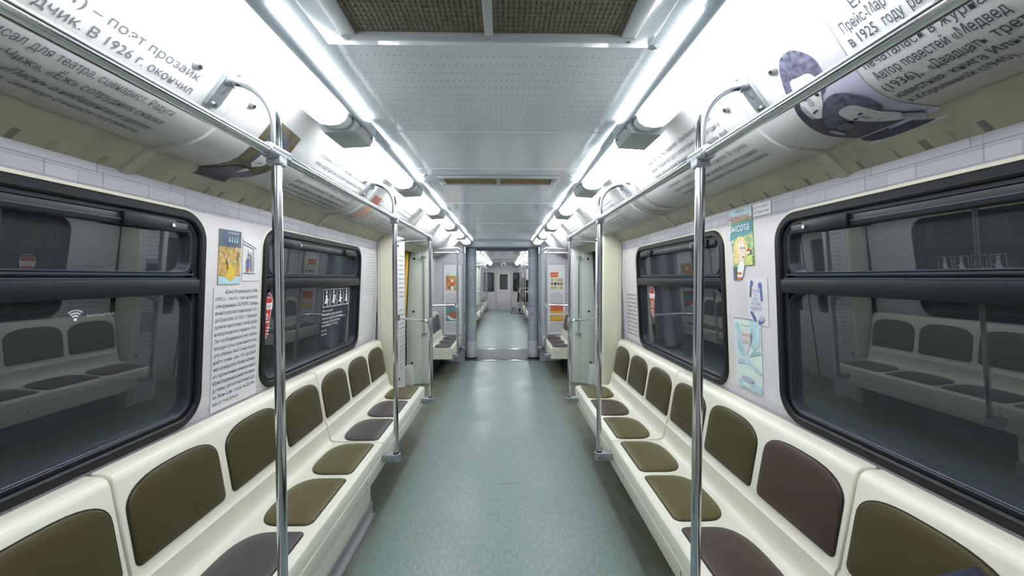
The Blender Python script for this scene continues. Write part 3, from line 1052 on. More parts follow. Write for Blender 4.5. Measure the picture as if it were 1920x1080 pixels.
def side_pole(s, y, label, group):
    t = pole_root(s, y, label, group)
    ox = PX
    path = [(0, 0, 0.385), (0, 0, 1.0), (0, 0, 1.90)] + [(.135 - .135 * math.cos(a), 0, 1.94 + .135 * math.sin(a)) for a in [PI / 2 * i / 10 for i in range(11)]] 
    MB().tube(path, 0.0148, 18).build('pole', 'chrome', t)
    pole_foot(t)
    # clamp on the rail
    mb = MB()
    mb.tube([(0, -0.05, RZ), (0, -0.045, RZ), (0, 0.045, RZ), (0, 0.05, RZ)], [0.019, 0.023, 0.023, 0.019], 18)
    mb.box(-0.022, 0.022, -0.022, 0.022, RZ - 0.036, RZ + 0.012, 0.008)
    c = mb.build('rail_clamp', 'alu', t)
    MB().tube([(0.0, -0.022, RZ - 0.018), (0.0, -0.03, RZ - 0.018)], 0.006, 10).build('bolt', 'chrome', c)
    # cast bracket on the cove
    mb = MB()
    mb.tube([(.115, 0, 2.073), (.130, 0, 2.075), (.175, 0, 2.078)], [0.019, 0.021, 0.019], 16)
    a0, a1 = cove_pt(0.115, 0.001), cove_pt(0.245, 0.001)
    b0, b1 = cove_pt(0.115, 0.013), cove_pt(0.245, 0.010)
    n = 8
    outer = [cove_pt(0.115 + 0.13 * i / n, 0.001) for i in range(n + 1)]
    inner = [cove_pt(0.115 + 0.13 * i / n, 0.012) for i in range(n + 1)]
    mb.prism([(x - ox, -0.022, z) for x, z in outer + inner[::-1]], (0, 0.044, 0), 0.003)
    p1, p2, p3 = cove_pt(0.14, 0.008), cove_pt(0.225, 0.008), (.765, 2.062)
    mb.prism([(p1[0] - ox, -0.006, p1[1]), (.775 - ox, -0.006, 2.09), p3 and (p3[0] - ox, -0.006, p3[1]), (.80 - ox, -0.006, 2.035), (p2[0] - ox, -0.006, p2[1])], (0, 0.012, 0))
    br = mb.build('cove_bracket', 'alu', t)
    for a in (0.235, 0.128):
        p, q = cove_pt(a, 0.011), cove_pt(a, 0.017)
        MB().tube([(p[0] - ox, 0, p[1]), (q[0] - ox, 0, q[1])], 0.007, 10).build('bolt', 'chrome', br)
    return t

YPOLE = [1.215, 2.495]
for s in (1, -1):
    side_pole(s, YPOLE[0], 'tall chrome pole nearest the camera on the %s, at the middle bench' % SIDE[s], 'poles along the seats')
    side_pole(s, YPOLE[1], 'second chrome pole on the %s with foot bracket on the bench joint' % SIDE[s], 'poles along the seats')
    for i, y in enumerate((12.75, 14.05)):
        side_pole(s, y, 'thin chrome pole in the second car on the %s, %s of the plain ones' % (SIDE[s], ('nearer', 'farther')[i]), 'poles of the second car')

def door_pole(s, y, dirn, label, group, yp):
    """pole at a bench end beside a doorway: side bars run to the partition at yp"""
    t = pole_root(s, y, label, group)
    d = (yp - y) * s        # local y runs the other way on the left
    MB().tube([(0, 0, 0.385), (0, 0, RZ - 0.01)], 0.0145, 16).build('pole', 'chrome', t)
    pole_foot(t)
    MB().tube([(-0.0, -0.0, RZ - 0.012), (0.12, d * 0.5, RZ - 0.012), (0.353, d, RZ - 0.012)], 0.0125, 14).build('upper_bar', 'chrome', t)
    MB().box(-0.024, 0.024, -0.024, 0.024, RZ - 0.034, RZ + 0.016, 0.008).build('top_clamp', 'alu', t)
    arc = [(0.062 - 0.05 * math.sin(a), d * 0.12, 1.095 - 0.05 + 0.05 * math.cos(a)) for a in [PI / 2 * i / 6 for i in range(7)]]
    MB().tube([(0.353, d, 1.095), (0.15, d * 0.4, 1.095)] + arc + [(0.006, 0.0, 0.99)], 0.0125, 14).build('side_bar', 'chrome', t)
    MB().tube([(0, 0, 1.03), (0, 0, 1.05), (0, 0, 1.10), (0, 0, 1.12)], [0.016, 0.021, 0.021, 0.016], 14).build('bar_clamp', 'alu', t)
    MB().tube([(0.345, d, 1.095), (0.3525, d, 1.095)], 0.022, 14).build('bar_flange', 'rubber', t)
    return t

for s in (1, -1):
    door_pole(s, 3.66, 1, 'chrome pole with side bars at the %s bench end before the doorway' % SIDE[s], 'poles beside the doorways', 3.90)
    door_pole(s, 5.78, -1, 'chrome pole with side bars beyond the doorway on the %s, before the gangway' % SIDE[s], 'poles beside the doorways', 5.66)
    door_pole(s, 11.45, -1, 'nearer chrome pole with side bars on the %s of the second car' % SIDE[s], 'door poles of the second car', 11.30)
    door_pole(s, 15.4, 1, 'farther chrome pole with side bars on the %s of the second car' % SIDE[s], 'door poles of the second car', 15.55)
    # slanting bar from the doorway pole to an upright at the gangway wall
    t = thing('gangway_grab_rail', 'upright chrome grab rail with slanting top bar on the %s of the gangway' % SIDE[s], 'grab rail', (s * 0.655, 7.04, 0), 0, 'grab rails at the gangway')
    MB().tube([(0, 0, 0.25), (0, 0, 2.03)], 0.0135, 14).build('upright', 'chrome', t)
    MB().tube([(0, 0.01, 1.90), (s * -0.005, -0.5, 1.915), (s * 0.0, -1.05, 1.93), (s * 0.02, -1.20, 1.925), (s * 0.34, -1.24, 1.91)], 0.0125, 14).build('top_bar', 'chrome', t)
    mb = MB()
    a, b = sorted((0.0, s * 0.10))
    mb.box(min(a, b) - 0.02, max(a, b) + 0.0, -0.022, 0.022, 0.235, 0.275, 0.006)
    mb.build('foot_bracket', 'alu', t)

# ------------------------------------------------------------------ doorway partitions, doors
def partitions(s, yn, yf, suffix, detail=True):
    t = thing('door_partition', 'cream partition column on the %s, %s' % (SIDE[s], suffix[0]), 'partition', (s * 1.0, yn, 0), 0, 'doorway partitions')
    t['kind'] = 'thing'
    sx = lambda a, b: tuple(sorted((s * a, s * b)))
    MB().box(*sx(0.0, 0.185), 0.0, 0.32, 0.0, 1.915, 0.018, 3).build('column', 'creamwall', t)
    a = MB(); a.box(*sx(0.150, 0.1525), -0.0015, 0.001, 0.46, 1.88); a.build('seam_strip', 'lampgrey', t)
    st = MB(); st.box(*sx(-0.007, 0.0), 0.04, 0.31, 0.05, 1.90, 0.002); st = st.build('printed_strip', 'paper', t)
    for z in (1.80, 1.12, 0.5):
        MB().tube([(s * -0.008, 0.05, z), (s * -0.016, 0.05, z)], 0.011, 10).build('bolt_cap', 'black', t)
    if detail:
        rows = []
        r = random.Random(3 if s > 0 else 5)
        for i in range(26):
            z = 1.70 - i * 0.045
            if 9 < i < 12: continue
            rows.append((' '.join(''.join(r.choice('аеиносртвлкмдпуяыьг') for _ in range(r.randint(3, 8))) for _ in range(2)), 0.02, z, 0.024, 0.20))
        f = on_side(s, -0.0082 * 0 + 0.0, 0.0, 0.0)
        g = lambda u, v, o=0.0: (s * (-0.0075 - o), (0.29 - u) if s > 0 else (0.06 + u), v)
        lettering(rows, g, 'inkgrey', t, off=0.0006)
        if s > 0:
            art([(rect(0.03, 1.22, 0.22, 1.45), 'photomid'), (rect(0.05, 1.24, 0.20, 1.40), 'photodark'), (rect(0.03, 0.72, 0.22, 0.92), 'photomid')], g, st, 'printed_photograph')
    t2 = thing('door_partition', 'pale green partition with grab handle on the %s, %s' % (SIDE[s], suffix[1]), 'partition', (s * 1.0, yf, 0), 0, 'doorway partitions')
    t2['kind'] = 'thing'
    mb = MB()
    mb.box(*sx(0.0, 0.125), 0.012, 0.20, 0.0, 1.93, 0.014, 3)
    mb.box(*sx(0.12, 0.33), 0.0, 0.20, 0.0, 1.93, 0.010, 2)
    mb.box(*sx(0.0, 0.33), -0.004, 0.20, 1.885, 1.955, 0.006, 2)
    mb.build('column', 'mint', t2)
    st = MB(); st.box(*sx(-0.008, 0.0), 0.02, 0.19, 0.05, 1.90, 0.002); st.build('printed_strip', 'portal', t2)
    hd = MB(); hd.tube([(s * 0.072, -0.045, 0.72), (s * 0.072, -0.045, 1.78)], 0.011, 14)
    hd = hd.build('grab_handle', 'chrome', t2)
    for z in (0.72, 1.78):
        MB().box(s * 0.072 - 0.032, s * 0.072 + 0.032, -0.062, 0.014, z - 0.012, z + 0.012, 0.005).build('handle_mount', 'alu', hd)
    for x, z in ((0.21, 1.755), (0.225, 1.02), (0.255, 0.30)):
        MB().tube([(s * x, 0.001, z), (s * x, -0.005, z)], [0.017, 0.014], 16).build('screw_cap', 'sash', t2)
    MB().prism([(s * 0.22, -0.001, 0.0), (s * 0.33, -0.001, 0.0), (s * 0.33, -0.001, 0.27), (s * 0.24, -0.001, 0.27)], (0, -0.05, 0), 0.003).build('corner_cover', 'white', t2)
    if detail:
        r = random.Random(11 if s > 0 else 13)
        rows = [(' '.join(''.join(r.choice('аеиносртвлкмдпуяыьг') for _ in range(r.randint(3, 7))) for _ in range(2)), 0.0, 1.62 - i * 0.04, 0.022, 0.13) for i in range(22) if i not in (4, 5)]
        g = lambda u, v, o=0.0: (s * (-0.0085 - o), (0.17 - u) if s > 0 else (0.035 + u), v)
        lettering(rows, g, 'inkgrey', t2, off=0.0006)
    return t, t2

partitions(1, 3.845, 5.56, ('where the seats end before the doorway', 'on the far side of the doorway'))
partitions(-1, 3.845, 5.56, ('where the seats end before the doorway', 'on the far side of the doorway'))
partitions(1, 15.5, 17.05, ('second car, before its last doorway', 'second car, past its last doorway'), False)
partitions(-1, 15.5, 17.05, ('second car, before its last doorway', 'second car, past its last doorway'), False)
partitions(1, 9.80, 11.2, ('second car, before its first doorway', 'second car, past its first doorway'), False)
partitions(-1, 9.80, 11.2, ('second car, before its first doorway', 'second car, past its first doorway'), False)

dn = 0
for s in (1, -1):
    for ya, yb in ((4.165, 5.56), (10.12, 11.2), (15.82, 17.05)):
        dn += 1
        d = struct_root('door_%d' % dn)
        ym = (ya + yb) / 2
        for y0, y1 in ((ya, ym - 0.008), (ym + 0.008, yb)):
            mb = MB()
            wall_box(mb, s, y0, y1, 0.0, 0.80, -0.16, -0.12, 0.004)
            wall_box(mb, s, y0, y1, 1.68, 1.92, -0.16, -0.12, 0.004)
            wall_box(mb, s, y0, y0 + 0.12, 0.80, 1.68, -0.16, -0.12)
            wall_box(mb, s, y1 - 0.12, y1, 0.80, 1.68, -0.16, -0.12)
            lf = mb.build('door_leaf', 'doorpaint', d)
            mb = MB()
            wall_box(mb, s, y0 + 0.12, y1 - 0.12, 0.80, 1.68, -0.145, -0.138)
            mb.build('door_pane', 'glass', lf)
        mb = MB()
        wall_box(mb, s, ym - 0.008, ym + 0.008, 0.0, 1.92, -0.155, -0.118)
        mb.build('door_seal', 'rubber', d)
        mb = MB()
        wall_box(mb, s, yb - 0.10, yb - 0.004, 0.0, 1.92, -0.118, -0.095, 0.003)
        mb.build('jamb_edge', 'rubber', d)
        if s < 0:
            mb = MB()
            wall_box(mb, s, yb - 0.22, yb - 0.11, 0.0, 1.92, -0.118, -0.085, 0.003)
            mb.build('yellow_edge', 'safety', d)
        # flat soffit over the doorway
        a, b = sorted((s * 1.10, s * 1.38))
        tn += 1
        struct('trim_%d' % tn, MB().box(a, b, ya - 0.02, yb + 0.02, 1.925, 1.95), 'header')

# ------------------------------------------------------------------ gangway wall, gangway
def gang_wall(name, y0, y1, m):
    mb = MB()
    for s in (1, -1):
        a, b = sorted((s * 0.68, s * 1.30))
        mb.box(a, b, y0, y1, 0, 2.2)
    mb.box(-0.68, 0.68, y0, y1, 2.045, 2.2)
    return struct(name, mb, m)
gang_wall('wall_front', YP, YP + 0.05, 'portal')
gang_wall('wall_second_car_near', Y2 - 0.05, Y2, 'portal')
mb = MB()
mb.box(-0.60, 0.60, YP - 0.03, YP, 2.05, 2.158, 0.004)
struct('trim_91', mb, 'header')
mb = MB()
for s in (1, -1):
    a, b = sorted((s * 0.672, s * 0.692))
    mb.box(a, b, YP - 0.012, YP + 0.07, 0.0, 2.045)
mb.box(-0.692, 0.692, YP - 0.012, YP + 0.07, 2.040, 2.055)
struct('trim_92', mb, 'portalblue')
mb = MB()
for s in (1, -1):
    a, b = sorted((s * 0.78, s * 0.80))
    mb.box(a, b, YP + 0.05, Y2 - 0.05, -0.05, 2.12)
mb.box(-0.80, 0.80, YP + 0.05, Y2 - 0.05, 2.10, 2.12)
struct('wall_gangway', mb, 'portalblue')
struct('floor_gangway', MB().box(-0.80, 0.80, YP + 0.02, Y2, -0.06, -0.008), 'black')
struct('trim_93', MB().box(0.005, 0.175, 2.842, 2.846, 0.0, 0.0006), 'inkgrey')
tp = thing('threshold_plate', 'ribbed dark metal plate on the gangway floor with bright edges', 'floor plate', (0, 7.7, 0))
MB().box(-0.64, 0.64, -0.48, 0.56, -0.008, 0.010, 0.002).build('plate', 'plate', tp)
for y in (-0.56, 0.58):
    MB().box(-0.68, 0.68, y - 0.028, y + 0.028, -0.006, 0.012, 0.003).build('edge_strip', 'chrome', tp)

def pillar_text(s, n0):
    r = random.Random(21 + s)
    return [(' '.join(''.join(r.choice('аеиносртвлкмдпуяыьг') for _ in range(r.randint(4, 9))) for _ in range(3)), 0.0, 1.64 - i * 0.036, 0.024, 0.17) for i in range(20) if not (s > 0 and i in (10, 11, 12))]

for s in (1, -1):
    t = thing('gangway_pillar', 'round grey printed pillar on the %s side of the gangway opening' % SIDE[s], 'pillar', (s * 0.575, 7.36, 0), 0, 'round pillars of the gangway')
    t['kind'] = 'thing'
    MB().lathe(0, 0, [(0.0, 0.335), (0.098, 0.335), (0.098, 1.87), (0.0, 1.87)], 32).build('shaft', 'pillarprint', t)
    MB().lathe(0, 0, [(0.0, 1.87), (0.103, 1.87), (0.103, 2.03), (0.0, 2.03)], 32).build('top_sleeve', 'portalblue', t)
    MB().lathe(0, 0, [(0.0, 0.02), (0.100, 0.02), (0.110, 0.05), (0.110, 0.16), (0.104, 0.18), (0.104, 0.32), (0.100, 0.336), (0.0, 0.336)], 32).build('foot_sleeve', 'portal', t)
    MB().lathe(0, 0, [(0.0, 0.0105), (0.112, 0.0105), (0.112, 0.03), (0.0, 0.03)], 32).build('foot_seal', 'rubber', t)
    def g(u, v, o=0.0):
        a = -PI / 2 + (u - 0.085 - s * 0.02) / 0.098
        return ((0.0985 + o) * math.cos(a), (0.0985 + o) * math.sin(a), v)
    lettering(pillar_text(s, 0), g, 'ink', t, off=0.0008)
    if s > 0:
        art([(rect(0.015, 0.62, 0.125, 0.98), 'photodark'), (rect(0.045, 0.70, 0.075, 0.90), 'photomid'), (rect(0.075, 0.78, 0.10, 0.86), 'brickp')], g, t, 'printed_photograph', step=0.03)
    else:
        art([(rect(0.01, 0.42, 0.17, 0.90), 'photomid'), (rect(0.11, 0.62, 0.165, 0.78), 'limep')], g, t, 'printed_photograph', step=0.03)

# framed notice panels on the gangway wall
def notice_panel(s, label):
    x0 = -1.045 if s < 0 else 0.80
    w = 0.335
    z0, z1 = 0.47, 1.735
    t = thing('notice_panel', label, 'notice panel', (x0 + w / 2, YP, z0))
    f = lambda u, v, o=0.0: (u - w / 2, -0.004 - o, v)
    H = z1 - z0
    sheet(rrect(0, 0, w, H, 0.015, 4), f, 'inkgrey', 'frame', t, 0.006)
    sheet(rrect(0.006, 0.006, w - 0.006, H - 0.006, 0.012, 4), lambda u, v, o=0.0: f(u, v, o + 0.004), 'paper', 'sheet', t, 0.004)
    g = lambda u, v, o=0.0: f(u, v, o + 0.0082)
    r = random.Random(31 + s)
    word = lambda a, b: ' '.join(''.join(r.choice('аеиносртвлкмдпуяыьг') for _ in range(r.randint(a, b))) for _ in range(3))
    rows = [(word(3, 8), w / 2, 0.725 - i * 0.033, 0.022, 0.22 - 0.05 * (i == 0), 'CENTER') for i in range(6)]
    rows += [(word(3, 8), w / 2, 0.205 - i * 0.033, 0.022, 0.25 - 0.05 * (i == 0), 'CENTER') for i in range(5)]
    lettering(rows, g, 'ink', t, off=0.0008)
    if s < 0:
        art([(rect(0.045, 0.80, 0.275, 1.11), 'ochre'), (rect(0.045, 1.06, 0.275, 1.11), 'mintp'), (circ(0.16, 0.95, 0.05, 0.07), 'orange'), (circ(0.16, 0.97, 0.028, 0.035), 'skinp'),
             (rect(0.08, 0.82, 0.13, 0.88), 'brickp'), (rect(0.20, 0.83, 0.25, 0.9), 'greenp'), (rect(0.21, 0.95, 0.26, 1.03), 'greenp'), (rect(0.06, 0.95, 0.10, 1.03), 'brickp'), (rect(0.135, 0.81, 0.185, 0.87), 'stickerwhite')], g, t, 'colour_print')
        art([(rect(0.045, 0.25, 0.275, 0.56), 'teal'), (rect(0.045, 0.50, 0.275, 0.56), 'brickp'), ([(0.06, 0.36), (0.12, 0.42), (0.20, 0.43), (0.27, 0.36), (0.27, 0.30), (0.16, 0.29)], 'brickp'),
             ([(0.05, 0.345), (0.10, 0.35), (0.16, 0.30), (0.27, 0.275), (0.27, 0.265), (0.12, 0.27)], 'stickerwhite')], g, t, 'sea_print')
        lettering([('Ок', 0.055, 1.068, 0.045)], g, 'ink', t, 'print_title', off=0.004)
    else:
        L = [(rect(0.06, 0.80, 0.29, 1.12), 'mintp'), (rect(0.06, 1.03, 0.20, 1.12), 'orange')]
        cols = ['ochre', 'brickp', 'greenp', 'photodark', 'blondp', 'brickp']
        for i in range(4):
            for j in range(3):
                L.append((rect(0.07 + i * 0.055, 0.82 + j * 0.07, 0.112 + i * 0.055, 0.87 + j * 0.07), cols[(i * 2 + j) % 6]))
        art(L, g, t, 'colour_print')
        art([(rect(0.06, 0.25, 0.29, 0.56), 'orange'), (rect(0.06, 0.355, 0.29, 0.39), 'paper'), (rect(0.07, 0.265, 0.285, 0.345), 'yellow'), (rect(0.06, 0.395, 0.29, 0.43), 'yellow')], g, t, 'red_print')
        lettering([('ЧТО Я ВИ', 0.066, 1.06, 0.03, 0.125)], g, 'paper', t, 'print_title', off=0.006)
        lettering([('РАССКАЗ', 0.10, 0.50, 0.03, 0.15)], g, 'ink', t, 'red_title', off=0.006)
    for u in (0.02, w - 0.02):
        for v in (0.04, H * 0.5, H - 0.03):
            p = f(u, v, 0.006)
            MB().tube([p, (p[0], p[1] - 0.006, p[2])], 0.008, 10).build('screw', 'satin', t)
    return t
notice_panel(-1, 'framed notice panel left of the gangway with a blue sea print')
notice_panel(1, 'framed notice panel right of the gangway with an orange and yellow print')

# end of the second car ----------------------------------------------------
def end_wall():
    bm = bmesh.new()
    def loop(pts):
        vs = [bm.verts.new((p[0], 0, p[1])) for p in pts]
        for a, b in zip(vs, vs[1:] + vs[:1]):
            bm.edges.new((a, b))
    loop(rect(-1.3, 0, 1.3, 2.2))
    loop(rect(-0.36, 0.012, 0.36, 1.90))
    loop(rrect(-0.98, 0.86, -0.44, 1.72, 0.10))
    loop(rrect(0.44, 0.86, 0.98, 1.72, 0.10))
    bmesh.ops.triangle_fill(bm, edges=bm.edges[:], use_beauty=True)
    r = bmesh.ops.extrude_face_region(bm, geom=bm.faces[:])
    for v in r['geom']:
        if isinstance(v, bmesh.types.BMVert):
            v.co.y += 0.05
    for v in bm.verts:
        v.co.y += YE
    mb = MB(); mb.bm.free(); mb.bm = bm
    struct('wall_end', mb, 'endprint')
    for n, s in ((30, -1), (31, 1)):
        w = struct_root('window_%d' % n)
        a, b = sorted((s * 0.425, s * 0.995))
        def fr(u0, v0, u1, v1, r0, ins, ya, yb, m, nm):
            o, i = rrect(u0, v0, u1, v1, r0), rrect(u0 + ins, v0 + ins, u1 - ins, v1 - ins, r0 - ins * 0.8)
            rows = [[(p[0], y, p[1]) for p in pts] for pts, y in ((o, yb), (o, ya), (i, ya), (i, yb))]
            rows.append(rows[0])
            m_ = MB(); m_.grid(rows, close=True); m_.build(nm, m, w)
        fr(a, 0.845, b, 1.735, 0.11, 0.04, YE - 0.014, YE + 0.05, 'rubber', 'window_frame')
        MB().box(a + 0.03, b - 0.03, YE + 0.02, YE + 0.026, 0.875, 1.705).build('pane', 'glass', w)
    d = struct_root('door_20')
    mb = MB()
    mb.box(-0.345, 0.345, YE + 0.005, YE + 0.04, 0.0, 0.93, 0.003)
    mb.box(-0.345, 0.345, YE + 0.005, YE + 0.04, 1.67, 1.89, 0.003)
    mb.box(-0.345, -0.20, YE + 0.005, YE + 0.04, 0.93, 1.67)
    mb.box(0.20, 0.345, YE + 0.005, YE + 0.04, 0.93, 1.67)
    mb.build('door_leaf', 'endprint', d)
    mb = MB()
    mb.box(-0.225, -0.19, YE - 0.004, YE + 0.03, 0.90, 1.70); mb.box(0.19, 0.225, YE - 0.004, YE + 0.03, 0.90, 1.70)
    mb.box(-0.19, 0.19, YE - 0.004, YE + 0.03, 0.90, 0.935); mb.box(-0.19, 0.19, YE - 0.004, YE + 0.03, 1.665, 1.70)
    mb.build('window_trim', 'creamwall', d)
    MB().box(-0.20, 0.20, YE + 0.02, YE + 0.026, 0.93, 1.67).build('door_pane', 'glass', d)
    MB().tube([(-0.30, YE + 0.006, 0.80), (-0.30, YE - 0.03, 0.80), (-0.22, YE - 0.03, 0.80)], 0.012, 8).build('door_handle', 'satin', d)
    mb = MB()
    mb.box(-0.375, -0.352, YE - 0.012, YE + 0.01, 0, 1.92); mb.box(0.352, 0.375, YE - 0.012, YE + 0.01, 0, 1.92); mb.box(-0.352, 0.352, YE - 0.012, YE + 0.01, 1.895, 1.92)
    mb.build('door_frame', 'satin', d)
    for s in (-1, 1):
        t = tag(MB().tube([(s * 0.48 - 0.04 * s, YE - 0.05, 0.70), (s * 0.48 - 0.04 * s, YE - 0.05, 1.85)], 0.013, 10).build('end_wall_handle', 'satin'), 'upright handle on the far end wall, %s of its door' % SIDE[s], 'handle')
end_wall()
t = thing('surveillance_camera', 'white surveillance camera under the ceiling before the far end door', 'camera', (0, 18.1, 2.16))
MB().prism([(-0.11, -0.08, 0.0), (0.11, -0.08, 0.0), (0.10, -0.08, -0.12), (0.05, -0.08, -0.17), (-0.05, -0.08, -0.17), (-0.10, -0.08, -0.12)], (0, 0.16, 0), 0.012).build('housing', 'white', t)
MB().tube([(0, -0.08, -0.095), (0, -0.10, -0.095), (0, -0.105, -0.095)], [0.045, 0.043, 0.03], 16).build('lens', 'black', t)

# ------------------------------------------------------------------ posters, stickers and printed text
PT = {}
def paper_thing(name, label, cat, f, outline, m='paper', step=None, th=0.0015, part='sheet'):
    t = thing(name, label, cat, f(0, 0, 0))
    o = Vector(t.location)
    g = lambda u, v, q=0.0: tuple(Vector(f(u, v, q)) - o)
    sheet(outline, g, m, part, t, th, step)
    h = lambda u, v, q=0.0: g(u, v, q + th)
    return t, h

# left pier: long text, a harbour print and a line drawing
f = on_wall(-1, 1.725, 0.905)
t, g = paper_thing('text_panel', 'white printed panel of dense text between the two left windows', 'printed panel', f, rect(-0.01, 0.0, 0.305, 0.545), 'paper', 0.2)
LT = ['Юрий Владимиров (1908-', '1931) – поэт, так начало', 'объединения ОБЭРИУ, среди', 'вечного русского кинотеатра. Ког-', 'да Брюсова. В 1925 г. Маршак', 'прочитал много своих стихов, прозы', 'на вопросы детского журнала «Чиж».', 'Так что Владимиров уже сделал', 'аккорды сутью разыскные точки', 'для «Ниже» был точно такого', 'найти очень, как этот добрый', 'мир калейдоскоп. Журнал начинал', 'его вдохновенные ненаписанную', 'Юрий Владимиров умер молодым,', 'до первых детского настоящих дру-', 'зья. Жизнь и две фотографии. До Олм-', 'пии из этой записи.']
rows = []
for i, l in enumerate(LT):
    ind = 0.06 if i == 0 else 0.0
    w = 0.29 - ind if i < len(LT) - 1 else 0.17
    rows.append((l, ind, 0.515 - i * 0.0305, 0.0235, w))
lettering(rows, g, 'ink', t, off=0.0008)

f = on_wall(-1, 1.735, 1.462)
t, g = paper_thing('book_cover_poster', 'tall harbour print with a yellow figure on the left wall pier', 'poster', f, rect(0, 0, 0.142, 0.24), 'ochre', 0.2)
L = [(rect(0, 0.165, 0.142, 0.24), 'slate'), (rect(0, 0, 0.142, 0.035), 'skyp'), (circ(0.077, 0.045, 0.026, 0.030), 'yellow'), (circ(0.072, 0.083, 0.016), 'yellow'), (circ(0.05, 0.036, 0.014, 0.010), 'yellow')]
r = random.Random(2)
for i in range(16):
    u, v = r.uniform(0.008, 0.13), r.uniform(0.075, 0.155)
    L.append((rect(u, v, u + 0.008, v + r.uniform(0.008, 0.022)), r.choice(['brickp', 'slate', 'skyp', 'limep', 'orangepale'])))
for k in range(4):
    L.append(([(0.04 + k * 0.016, 0.185), (0.05 + k * 0.016, 0.185), (0.046 + k * 0.016, 0.215)], 'skyp'))
art(L, g, t, 'picture', step=0.06)
lettering([('ЧУДАКИ', 0.071, 0.222, 0.012, 0.07, 'CENTER')], g, 'paper', t, off=0.012)

f = on_wall(-1, 1.892, 1.475)
t, g = paper_thing('drawing_poster', 'pale line drawing of a window with blue figures, beside the harbour print', 'poster', f, rect(0, 0, 0.135, 0.205), 'paper', 0.2)
art([([(0.0, 0.19), (0.10, 0.16), (0.10, 0.155), (0.0, 0.185)], 'inkgrey'), ([(0.0, 0.175), (0.08, 0.155), (0.08, 0.151), (0.0, 0.171)], 'inkgrey'), (rect(0.035, 0.04, 0.038, 0.15), 'inkgrey'), (rect(0.075, 0.045, 0.079, 0.15), 'inkgrey'),
     (rect(0.0, 0.035, 0.09, 0.039), 'inkgrey'), (circ(0.035, 0.095, 0.011, 0.014), 'inkgrey'), (rect(0.026, 0.06, 0.044, 0.09), 'bluep'), (rect(0.028, 0.045, 0.040, 0.06), 'red'), (circ(0.066, 0.11, 0.013, 0.018), 'inkpale'), (rect(0.056, 0.05, 0.078, 0.095), 'photomid'), (circ(0.05, 0.13, 0.01), 'inkpale')], g, t)

# left far pier: white text sheet
f = on_wall(-1, 3.49, 1.30)
t, g = paper_thing('text_panel', 'white sheet of close text on the left wall beside the cream partition', 'printed panel', f, rect(0, 0, 0.335, 0.43), 'paper', 0.2)
r = random.Random(9)
W = lambda n, a=3, b=9: ' '.join(''.join(r.choice('аеиносртвлкмдпуяыьгбчх') for _ in range(r.randint(a, b))) for _ in range(n))
lettering([(W(5), 0.03, 0.40 - i * 0.026, 0.018, 0.27) for i in range(15)], g, 'inkpale', t, off=0.0008)

# right pier: three prints
f = on_wall(1, 1.995, 1.475)
t, g = paper_thing('book_cover_poster', 'colourful cover print of a blond child on the right wall pier', 'poster', f, [(0.03, 0), (0.10, 0.02), (0.10, 0.075), (0.19, 0.072), (0.185, 0.345), (0, 0.345)], 'greenp', 0.2)
L = [([(0, 0.285), (0.185, 0.30), (0.185, 0.345), (0, 0.345)], 'skyp'), ([(0.0, 0.20), (0.02, 0.28), (0.185, 0.285), (0.185, 0.225)], 'teal')]
L += [(circ(0.09, 0.15, 0.058, 0.066), 'blondp'), ([(0.065, 0.125), (0.075, 0.185), (0.11, 0.20), (0.128, 0.16), (0.125, 0.12), (0.10, 0.092), (0.08, 0.098)], 'skinp'), (circ(0.052, 0.118, 0.026, 0.034), 'blondp'),
      ([(0.055, 0.0), (0.10, 0.02), (0.12, 0.075), (0.11, 0.095), (0.075, 0.09), (0.06, 0.05)], 'stickerwhite'), (circ(0.096, 0.158, 0.006, 0.004), 'bluep'), (circ(0.119, 0.157, 0.005, 0.004), 'bluep'), (circ(0.112, 0.115, 0.009, 0.0035), 'red'),
      (rect(0.057, 0.008, 0.092, 0.018), 'orange'), (rect(0.06, 0.032, 0.096, 0.042), 'orange'), ([(0.12, 0.075), (0.185, 0.075), (0.185, 0.12), (0.13, 0.115)], 'limep'), (circ(0.158, 0.138, 0.015, 0.014, 12, 0, PI), 'red'), (rect(0.148, 0.128, 0.168, 0.139), 'stickerwhite'),
      (rect(0.03, 0.004, 0.054, 0.07), 'slate')]
art(L, g, t, 'picture', step=0.08, doff=0.0003)
lettering([('Четвёртая', 0.008, 0.286, 0.050, 0.162)], g, 'orange', t, 'title', off=0.0075, skew=0.12)
lettering([('высота', 0.014, 0.238, 0.055, 0.155)], g, 'stickerwhite', t, 'title', off=0.0075, skew=0.12)
lettering([('Елена Ильина', 0.06, 0.332, 0.012, 0.08)], g, 'inkgrey', t, 'author', off=0.0075)

